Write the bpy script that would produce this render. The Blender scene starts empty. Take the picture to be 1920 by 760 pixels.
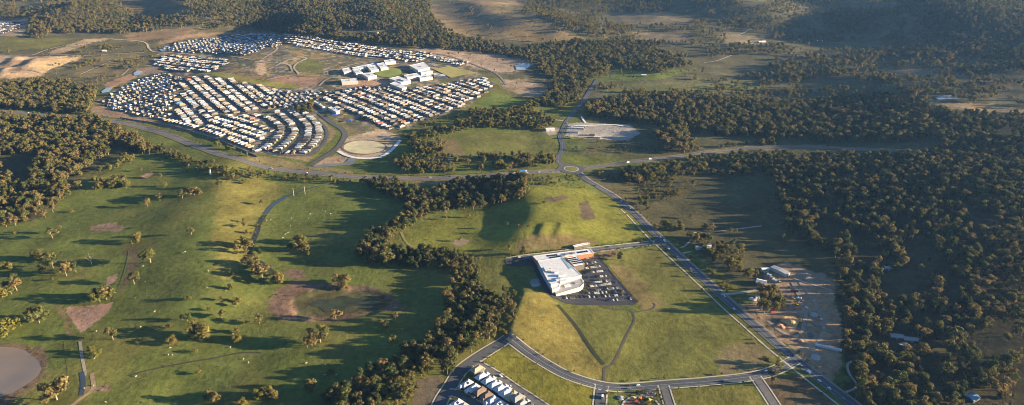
import bpy, bmesh, math, random
import numpy as np
from mathutils import Vector, Matrix

# ------------------------------------------------------------------ camera, sky, sun, exposure
S = bpy.context.scene
col = S.collection
random.seed(7)
RNG = np.random.default_rng(11)
CAM_H, PITCH, F = 500.0, math.radians(24.0), 1300.0        # F in pixels of the 1920 px wide photograph
cd = bpy.data.cameras.new('camera')
cd.sensor_width = 36.0; cd.lens = 36.0 * F / 1920.0
cd.clip_start = 1.0; cd.clip_end = 40000.0
cam = bpy.data.objects.new('camera', cd); col.objects.link(cam)
cam.location = (0, 0, CAM_H); cam.rotation_euler = (math.pi / 2 - PITCH, 0, 0)
S.camera = cam

SUN_EL, SUN_AZ = math.radians(10.0), math.radians(-4.0)      # azimuth from +X (right of the picture), negative = behind the camera
w = bpy.data.worlds.new('World'); S.world = w; w.use_nodes = True
nt = w.node_tree
sky = nt.nodes.new('ShaderNodeTexSky'); sky.sky_type = 'NISHITA'; sky.sun_disc = False
sky.sun_elevation = SUN_EL; sky.sun_rotation = math.pi / 2 - SUN_AZ
sky.air_density = 1.0; sky.dust_density = 1.0; sky.ozone_density = 4.0
bg = nt.nodes['Background']; bg.inputs['Strength'].default_value = 0.05
nt.links.new(sky.outputs[0], bg.inputs[0])
sl = bpy.data.lights.new('sun', 'SUN'); sl.energy = 5.0; sl.angle = math.radians(0.5); sl.color = (1.0, 0.77, 0.47)
sun = bpy.data.objects.new('sun', sl); col.objects.link(sun)
sd = Vector((math.cos(SUN_AZ) * math.cos(SUN_EL), math.sin(SUN_AZ) * math.cos(SUN_EL), math.sin(SUN_EL)))
sun.rotation_euler = sd.to_track_quat('Z', 'Y').to_euler()
S.view_settings.view_transform = 'Standard'; S.view_settings.look = 'None'
S.view_settings.gamma = 1.0; S.view_settings.use_curve_mapping = False
S.view_settings.exposure = 2.3
S.cycles.max_bounces = 5; S.cycles.diffuse_bounces = 2; S.cycles.glossy_bounces = 2; S.cycles.volume_bounces = 0
S.cycles.use_denoising = True
S.cycles.filter_width = 1.0
S.cycles.denoising_prefilter = 'ACCURATE'

# ------------------------------------------------------------------ pixel <-> place
SP, CP = math.sin(PITCH), math.cos(PITCH)
def ray(px, py):
    a = (np.asarray(px, float) - 960.0) / F; b = -(np.asarray(py, float) - 380.0) / F
    return a, CP + b * SP, -SP + b * CP
def Q(px, py):                                             # where the pixel meets level ground at height 0
    dx, dy, dz = ray(px, py); t = CAM_H / -dz
    return dx * t, dy * t
def pix(x, y, z):
    dz = np.asarray(z) - CAM_H
    zf = np.asarray(y) * CP - dz * SP; zu = np.asarray(y) * SP + dz * CP
    zf = np.maximum(zf, 1.0)
    return 960.0 + F * np.asarray(x) / zf, 380.0 - F * zu / zf

LAT = np.random.default_rng(3).random((256, 256))
def vnoise(x, y, s=0):
    x = np.asarray(x, float) + 17.3 * s; y = np.asarray(y, float) - 9.7 * s
    xi = np.floor(x).astype(int); yi = np.floor(y).astype(int)
    fx = x - xi; fy = y - yi
    fx = fx * fx * (3 - 2 * fx); fy = fy * fy * (3 - 2 * fy)
    a = LAT[xi & 255, yi & 255]; b = LAT[(xi + 1) & 255, yi & 255]
    c = LAT[xi & 255, (yi + 1) & 255]; d = LAT[(xi + 1) & 255, (yi + 1) & 255]
    return (a * (1 - fx) + b * fx) * (1 - fy) + (c * (1 - fx) + d * fx) * fy
def fbm(x, y, s=0, o=3):
    r = 0; k = 0.5
    for i in range(o):
        r = r + k * vnoise(x, y, s + i * 5); x = x * 2.03; y = y * 2.03; k *= 0.5
    return r / (1 - 0.5 ** o)
def sp(d, k): return np.where(d > 30 * k, d, k * np.log1p(np.exp(np.clip(d / k, -60, 30))))   # soft ramp
def sstep(a, b, v):
    t = np.clip((v - a) / (b - a), 0, 1); return t * t * (3 - 2 * t)

def ridge_pts(pts):
    q = [Q(*p) for p in pts]; q.sort(key=lambda t: t[1])
    return [t[0] for t in q], [t[1] for t in q]
RIDGES = [  # crest pixels, height, width towards left, width towards right, fade at the ends
    ([(412, 325), (398, 400), (392, 470), (375, 560)], 11, 90, 62, 70),
    ([(996, 362), (1008, 385), (1014, 410), (1008, 432), (992, 448)], 17, 60, 125, 60),
    ([(1020, 440), (1013, 455)], 2.8, 8, 18, 8), ([(1054, 437), (1046, 455)], 2.8, 8, 20, 8),
    ([(30, 112), (20, 122)], 7, 25, 30, 18), ([(66, 116), (52, 128)], 6, 22, 30, 18), ([(12, 132), (4, 142)], 6, 20, 30, 16),
    ([(985, 560), (968, 600), (962, 625)], 6, 13, 45, 30),
    ([(1120, 578), (1108, 620), (1122, 660)], 1.2, 18, 60, 30),
    ([(905, 20), (945, 45), (990, 62)], 40, 170, 260, 160),
    ([(560, 20), (600, 60)], 42, 130, 240, 240),
    ([(700, 30), (740, 62)], 36, 110, 200, 200),
    ([(330, 14), (370, 40)], 45, 140, 260, 220),
    ([(1330, 8), (1390, 30)], 60, 200, 330, 240),
    ([(1600, 10), (1680, 60)], 60, 170, 380, 260),
    ([(1780, 55), (1800, 80)], 40, 150, 300, 200),
    ([(1010, 50), (1060, 72)], 20, 90, 160, 120),
    ([(1690, 190), (1740, 225)], 16, 60, 170, 80),
    ([(460, 135), (500, 105)], 12, 130, 190, 150),
    ([(90, 110), (60, 135)], 3, 50, 80, 60),
    ([(150, 40), (170, 20)], 30, 130, 200, 200),
]
RID = [(ridge_pts(p), h, a, b, e) for p, h, a, b, e in RIDGES]
SWAMP = Q(640, 568)
HX = ([560, 650, 860, 1100, 1400, 2500, 4500], [520, 475, 420, 300, 500, 1130, 2250])
def height(x, y):
    x = np.asarray(x, float); y = np.asarray(y, float)
    z = 11.0 * (fbm(x / 260, y / 260, 1, 2) - .5) + 3.2 * (fbm(x / 70, y / 70, 4, 2) - .5)
    far = sstep(1700, 2800, y)
    z = z + far * 44 * (fbm(x / 620, y / 620, 9, 3) - .5)
    z = z + 13 * np.exp(-((x + 520) / 560) ** 2 - ((y - 2000) / 420) ** 2)          # estate on its rise
    for (rx, ry), h, a, b, e in RID:
        cx = np.interp(y, ry, rx); d = x - cx
        g = np.exp(-(d / np.where(d < 0, a, b)) ** 2)
        o = np.maximum(np.maximum(ry[0] - y, y - ry[-1]), 0)
        z = z + h * g * np.exp(-(o / e) ** 2)
    d = x - np.interp(y, *HX)
    d2 = 760 + np.maximum(y - 1400, 0) * .22
    z = z + .058 * sp(d, 25) + .062 * sp(d - 215, 45) - .12 * sp(d - d2, 90)
    z = z + 9 * (fbm(x / 120, y / 120, 21, 2) - .5) * sstep(150, 420, d)
    sx, sy = SWAMP; e = np.sqrt(((x - sx) / 76) ** 2 + ((y - sy) / 46) ** 2) + .16 * (vnoise(x / 14, y / 14, 63) - .5)
    z = z - 2.6 * (1 - sstep(.74, 1.0, e))                                          # dried-up basin with a broken bank
    return z
TS = np.concatenate([np.geomspace(300, 9000, 900)])
def P(px, py, h=0.0):                                      # where the pixel's ray meets the ground (or a roof h above it)
    dx, dy, dz = [float(v) for v in ray(px, py)]
    g = height(dx * TS, dy * TS) + h - (CAM_H + dz * TS)
    k = int(np.argmax(g > 0)) or len(TS) - 1
    a, b = TS[k - 1], TS[k]
    t = a + (b - a) * (-g[k - 1]) / max(g[k] - g[k - 1], 1e-6)
    for _ in range(3):
        gt = float(height(dx * t, dy * t)) + h - (CAM_H + dz * t)
        if gt > 0: b = t
        else: a = t
        ga = float(height(dx * a, dy * a)) + h - (CAM_H + dz * a); gb = float(height(dx * b, dy * b)) + h - (CAM_H + dz * b)
        t = a + (b - a) * (-ga) / max(gb - ga, 1e-6)
    return dx * t, dy * t
def H(x, y): return float(height(x, y))
def inside(px, py, poly):
    px = np.asarray(px, float); py = np.asarray(py, float); r = np.zeros(np.broadcast(px, py).shape, bool)
    n = len(poly)
    for i in range(n):
        x0, y0 = poly[i]; x1, y1 = poly[(i + 1) % n]
        if y0 == y1: continue
        c = ((y0 > py) != (y1 > py)) & (px < (x1 - x0) * (py - y0) / (y1 - y0) + x0)
        r ^= c
    return r

# ------------------------------------------------------------------ materials
MATS = {}
def mat(name, c, rough=.8, noise=0.0, scale=.5, metal=0.0, spec=.3, bump=0.0):
    if name in MATS: return MATS[name]
    m = bpy.data.materials.new(name); m.use_nodes = True; t = m.node_tree; b = t.nodes['Principled BSDF']
    b.inputs['Base Color'].default_value = (*c, 1); b.inputs['Roughness'].default_value = rough
    b.inputs['Metallic'].default_value = metal; b.inputs['Specular IOR Level'].default_value = spec
    if noise:
        g = t.nodes.new('ShaderNodeNewGeometry'); n = t.nodes.new('ShaderNodeTexNoise')
        n.inputs['Scale'].default_value = scale; n.inputs['Detail'].default_value = 5
        t.links.new(g.outputs['Position'], n.inputs['Vector'])
        r = t.nodes.new('ShaderNodeMapRange'); r.inputs[1].default_value = .25; r.inputs[2].default_value = .75
        r.inputs[3].default_value = 1 - noise; r.inputs[4].default_value = 1 + noise
        t.links.new(n.outputs['Fac'], r.inputs[0])
        x = t.nodes.new('ShaderNodeVectorMath'); x.operation = 'SCALE'; x.inputs[0].default_value = c
        t.links.new(r.outputs[0], x.inputs['Scale']); t.links.new(x.outputs[0], b.inputs['Base Color'])
        if bump:
            bp = t.nodes.new('ShaderNodeBump'); bp.inputs['Distance'].default_value = bump
            t.links.new(n.outputs['Fac'], bp.inputs['Height']); t.links.new(bp.outputs[0], b.inputs['Normal'])
    MATS[name] = m; return m
def leaf_mat(name, stops, tr=.34):
    m = bpy.data.materials.new(name); m.use_nodes = True; t = m.node_tree; t.nodes.clear()
    o = t.nodes.new('ShaderNodeOutputMaterial'); oi = t.nodes.new('ShaderNodeObjectInfo')
    ramp = t.nodes.new('ShaderNodeValToRGB')
    e = ramp.color_ramp.elements
    for i, c in enumerate(stops):
        el = e[i] if i < 2 else e.new(.5)
        el.position = i / (len(stops) - 1); el.color = (*c, 1)
    t.links.new(oi.outputs['Random'], ramp.inputs['Fac'])
    g = t.nodes.new('ShaderNodeNewGeometry'); n = t.nodes.new('ShaderNodeTexNoise'); n.inputs['Scale'].default_value = .35
    t.links.new(g.outputs['Position'], n.inputs['Vector'])
    r = t.nodes.new('ShaderNodeMapRange'); r.inputs[1].default_value = .3; r.inputs[2].default_value = .7; r.inputs[3].default_value = .72; r.inputs[4].default_value = 1.28
    t.links.new(n.outputs['Fac'], r.inputs[0])
    x = t.nodes.new('ShaderNodeVectorMath'); x.operation = 'SCALE'
    t.links.new(ramp.outputs[0], x.inputs[0]); t.links.new(r.outputs[0], x.inputs['Scale'])
    d = t.nodes.new('ShaderNodeBsdfDiffuse'); tl = t.nodes.new('ShaderNodeBsdfTranslucent'); mx = t.nodes.new('ShaderNodeMixShader')
    mx.inputs[0].default_value = tr
    t.links.new(x.outputs[0], d.inputs[0]); t.links.new(x.outputs[0], tl.inputs[0])
    t.links.new(d.outputs[0], mx.inputs[1]); t.links.new(tl.outputs[0], mx.inputs[2]); t.links.new(mx.outputs[0], o.inputs[0])
    return m
LEAF = leaf_mat('gum_leaves', [(.082, .102, .036), (.145, .132, .050), (.195, .146, .064)])
LEAFD = leaf_mat('dark_leaves', [(.045, .066, .026), (.075, .084, .034), (.12, .105, .042)])
LEAFY = leaf_mat('bright_leaves', [(.15, .155, .04), (.17, .155, .045), (.17, .14, .05)])
BARK = mat('bark', (.22, .18, .14), .9, .3, 1.5)
BARKD = mat('dark_bark', (.12, .095, .075), .9, .3, 1.5)
ASPH = mat('asphalt', (.075, .082, .096), .75, .18, .35)
ASPHN = mat('pale_asphalt', (.125, .12, .122), .8, .15, .2)
ASPHD = mat('dark_asphalt', (.042, .042, .052), .75, .2, .3)
CONC = mat('concrete', (.42, .385, .33), .85, .15, .3)
GRAV = mat('gravel', (.34, .30, .25), .9, .25, .25)
DIRT = mat('dirt', (.30, .22, .15), .95, .3, .2)
PATHM = mat('dark_path', (.075, .062, .06), .9, .2, .5)
PAINT = mat('white_paint', (.42, .42, .40), .6)
WATER = mat('murky_water', (.20, .155, .115), .4, .12, .03, spec=.5)
CREEK = mat('creek_water', (.05, .06, .065), .08, spec=.5)
WHITE = mat('white_roof', (.62, .63, .65), .5, .16, .25)
ZINC = mat('pale_metal_roof', (.40, .43, .48), .5, .25, .12)
GREYR = mat('pale_grey_roof', (.29, .30, .32), .5, .15, .12)
GREY2 = mat('mid_grey_roof', (.22, .225, .235), .55, .1, .4)
CHAR = mat('charcoal_roof', (.055, .058, .066), .55, .1, .4)
TANR = mat('sandy_roof', (.34, .28, .20), .6, .1, .4)
BRNR = mat('brown_roof', (.16, .115, .09), .7, .1, .4)
REDR = mat('red_roof', (.32, .11, .08), .7, .1, .4)
BLUER = mat('blue_roof', (.12, .26, .36), .6, .1, .4)
BRICK = mat('pale_brick', (.13, .108, .09), .85, .12, .6)
BRICK2 = mat('cream_render', (.19, .175, .155), .85, .1, .5)
BRICK3 = mat('grey_render', (.10, .098, .098), .85, .1, .5)
SOLAR = mat('solar_panel_glass', (.018, .022, .045), .25, spec=.5)
GLASS = mat('car_glass', (.02, .024, .03), .1, spec=.6)
RUBB = mat('tyre', (.02, .02, .02), .9)

# ------------------------------------------------------------------ object helpers
def mesh_of(name, v, f, mats=(), mi=None, smooth=False):
    me = bpy.data.meshes.new(name); me.from_pydata(v, [], f); 
    for m in mats: me.materials.append(m)
    if mi is not None: me.polygons.foreach_set('material_index', mi)
    if smooth: me.polygons.foreach_set('use_smooth', [True] * len(me.polygons))
    me.update(); return me
def put(name, me, parent=None, loc=None, rz=0, sc=None):
    o = bpy.data.objects.new(name, me); col.objects.link(o)
    if parent is not None: o.parent = parent
    if loc is not None: o.location = loc
    if rz: o.rotation_euler.z = rz
    if sc is not None: o.scale = sc if hasattr(sc, '__len__') else (sc, sc, sc)
    return o
def tag(o, label=None, cat=None, group=None, kind=None):
    if label: o['label'] = label
    if cat: o['category'] = cat
    if group: o['group'] = group
    if kind: o['kind'] = kind
    return o
ORD = 'first second third fourth fifth sixth seventh eighth ninth tenth eleventh twelfth thirteenth fourteenth fifteenth sixteenth seventeenth eighteenth nineteenth twentieth'.split()
def ordn(i):
    if i < 20: return ORD[i]
    n = i + 1; s = {1: 'st', 2: 'nd', 3: 'rd'}.get(n % 10, 'th')
    return f"{n}{'th' if n % 100 in (11, 12, 13) else s}"
class MB:
    def __init__(s): s.v = []; s.f = []; s.m = []
    def add(s, v, f, m=0):
        k = len(s.v); s.v += [tuple(map(float, p)) for p in v]; s.f += [[i + k for i in q] for q in f]; s.m += [m] * len(f); return s
    def box(s, x0, x1, y0, y1, z0, z1, m=0, top=1.0, ty=None):
        cx, cy = (x0 + x1) / 2, (y0 + y1) / 2; ty = top if ty is None else ty
        v = [(x, y, z0) for x, y in ((x0, y0), (x1, y0), (x1, y1), (x0, y1))] + \
            [(cx + (x - cx) * top, cy + (y - cy) * ty, z1) for x, y in ((x0, y0), (x1, y0), (x1, y1), (x0, y1))]
        return s.add(v, [(0, 3, 2, 1), (4, 5, 6, 7), (0, 1, 5, 4), (1, 2, 6, 5), (2, 3, 7, 6), (3, 0, 4, 7)], m)
    def prism(s, poly, z0, z1, m=0, mtop=None):
        n = len(poly)
        a = sum(poly[i][0] * poly[(i + 1) % n][1] - poly[(i + 1) % n][0] * poly[i][1] for i in range(n))
        if a < 0: poly = poly[::-1]
        zz = z1 if hasattr(z1, '__len__') else [z1] * n
        v = [(x, y, z0) for x, y in poly] + [(x, y, zz[i]) for i, (x, y) in enumerate(poly)]
        k = len(s.v); s.add(v, [(i, (i + 1) % n, n + (i + 1) % n, n + i) for i in range(n)] + [list(range(n))[::-1]], m)
        s.f.append([k + n + i for i in range(n)]); s.m.append(m if mtop is None else mtop); return s
    def cyl(s, cx, cy, z0, z1, r, n=12, m=0, r1=None):
        r1 = r if r1 is None else r1
        v = [(cx + r * math.cos(a), cy + r * math.sin(a), z0) for a in np.linspace(0, 2 * math.pi, n, False)] + \
            [(cx + r1 * math.cos(a), cy + r1 * math.sin(a), z1) for a in np.linspace(0, 2 * math.pi, n, False)]
        return s.add(v, [(i, (i + 1) % n, n + (i + 1) % n, n + i) for i in range(n)] + [list(range(n))[::-1], list(range(n, 2 * n))], m)
    def mesh(s, name, mats, smooth=False): return mesh_of(name, s.v, s.f, mats, s.m, smooth)
def tube(s, pts, rs, n=6, m=0):
    rings = []
    for i, p in enumerate(pts):
        p = Vector(p); d = (Vector(pts[min(i + 1, len(pts) - 1)]) - Vector(pts[max(i - 1, 0)])).normalized()
        a = d.orthogonal().normalized(); b = d.cross(a)
        rings.append([p + (a * math.cos(t) + b * math.sin(t)) * rs[i] for t in np.linspace(0, 2 * math.pi, n, False)])
    v = [q for r in rings for q in r]
    s.add(v, [(i * n + j, i * n + (j + 1) % n, (i + 1) * n + (j + 1) % n, (i + 1) * n + j) for i in range(len(pts) - 1) for j in range(n)], m)

# ------------------------------------------------------------------ roads as world polylines (needed for the ground and the trees too)
def smooth_line(pts, step=6.0):
    pts = [np.array(p, float) for p in pts]
    if len(pts) > 2:
        out = []
        e = [2 * pts[0] - pts[1]] + pts + [2 * pts[-1] - pts[-2]]
        for i in range(1, len(e) - 2):
            a, b, c, d = e[i - 1], e[i], e[i + 1], e[i + 2]
            n = max(2, int(np.linalg.norm(c - b) / step))
            for t in np.linspace(0, 1, n, False):
                out.append(.5 * ((2 * b) + (c - a) * t + (2 * a - 5 * b + 4 * c - d) * t * t + (3 * b - a - 3 * c + d) * t ** 3))
        out.append(pts[-1]); return np.array(out)
    n = max(2, int(np.linalg.norm(pts[1] - pts[0]) / step))
    return np.array([pts[0] + (pts[1] - pts[0]) * t for t in np.linspace(0, 1, n + 1)])
def offset(line, d):
    t = np.gradient(line, axis=0); t /= np.maximum(np.linalg.norm(t, axis=1, keepdims=True), 1e-6)
    return line + np.stack([-t[:, 1], t[:, 0]], 1) * d
def lift(y): return .16 + .00035 * max(y - 600, 0)
def ribbon(name, line, width, m, up=0.0, closed=False, kind='structure', thick=0.0):
    if closed: line = np.vstack([line, line[:2]])
    n = 3; v = []; f = []
    for j in range(n):
        l = offset(line, width * (j / (n - 1) - .5)) if not closed else offset(line, width * (j / (n - 1) - .5))
        z = height(l[:, 0], l[:, 1]); zc = height(line[:, 0], line[:, 1])
        z = np.maximum(z, zc * .5 + z * .5)
        v += [(float(x), float(y), float(h) + lift(y) + up) for (x, y), h in zip(l, z)]
    k = len(line)
    f = [(j * k + i, j * k + i + 1, (j + 1) * k + i + 1, (j + 1) * k + i)[::-1] for j in range(n - 1) for i in range(k - 1 - (1 if closed else 0))]
    o = put(name, mesh_of(name, v, f, [m])); o['kind'] = kind; return o
def WL(px_pts, step=6.0): return smooth_line([P(*p) for p in px_pts], step)
def patch(name, px_poly, m, up=0.0, grid=8.0, sm=False, zflat=None):
    """a sheet draped over the ground inside an outline given in pixels"""
    wp = [P(*p) for p in px_poly]
    if sm: wp = [tuple(p) for p in smooth_line(wp + [wp[0]], 5.0)[:-1]]
    bm = bmesh.new(); vs = [bm.verts.new((x, y, 0)) for x, y in wp]; fc = bm.faces.new(vs)
    bmesh.ops.triangulate(bm, faces=[fc])
    for _ in range(5):
        long = [e for e in bm.edges if e.calc_length() > grid]
        if not long: break
        bmesh.ops.subdivide_edges(bm, edges=long, cuts=1, use_grid_fill=False)
        bmesh.ops.triangulate(bm, faces=[f for f in bm.faces if len(f.verts) > 3])
    zs = height(np.array([v.co.x for v in bm.verts]), np.array([v.co.y for v in bm.verts]))
    for v, z in zip(bm.verts, zs): v.co.z = (float(z) if zflat is None else zflat) + lift(v.co.y) + up
    bmesh.ops.recalc_face_normals(bm, faces=bm.faces)
    if sum(f.normal.z for f in bm.faces) < 0: bmesh.ops.reverse_faces(bm, faces=bm.faces)
    me = bpy.data.meshes.new(name); bm.to_mesh(me); bm.free(); me.materials.append(m)
    o = put(name, me); o['kind'] = 'structure'; return o

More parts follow.
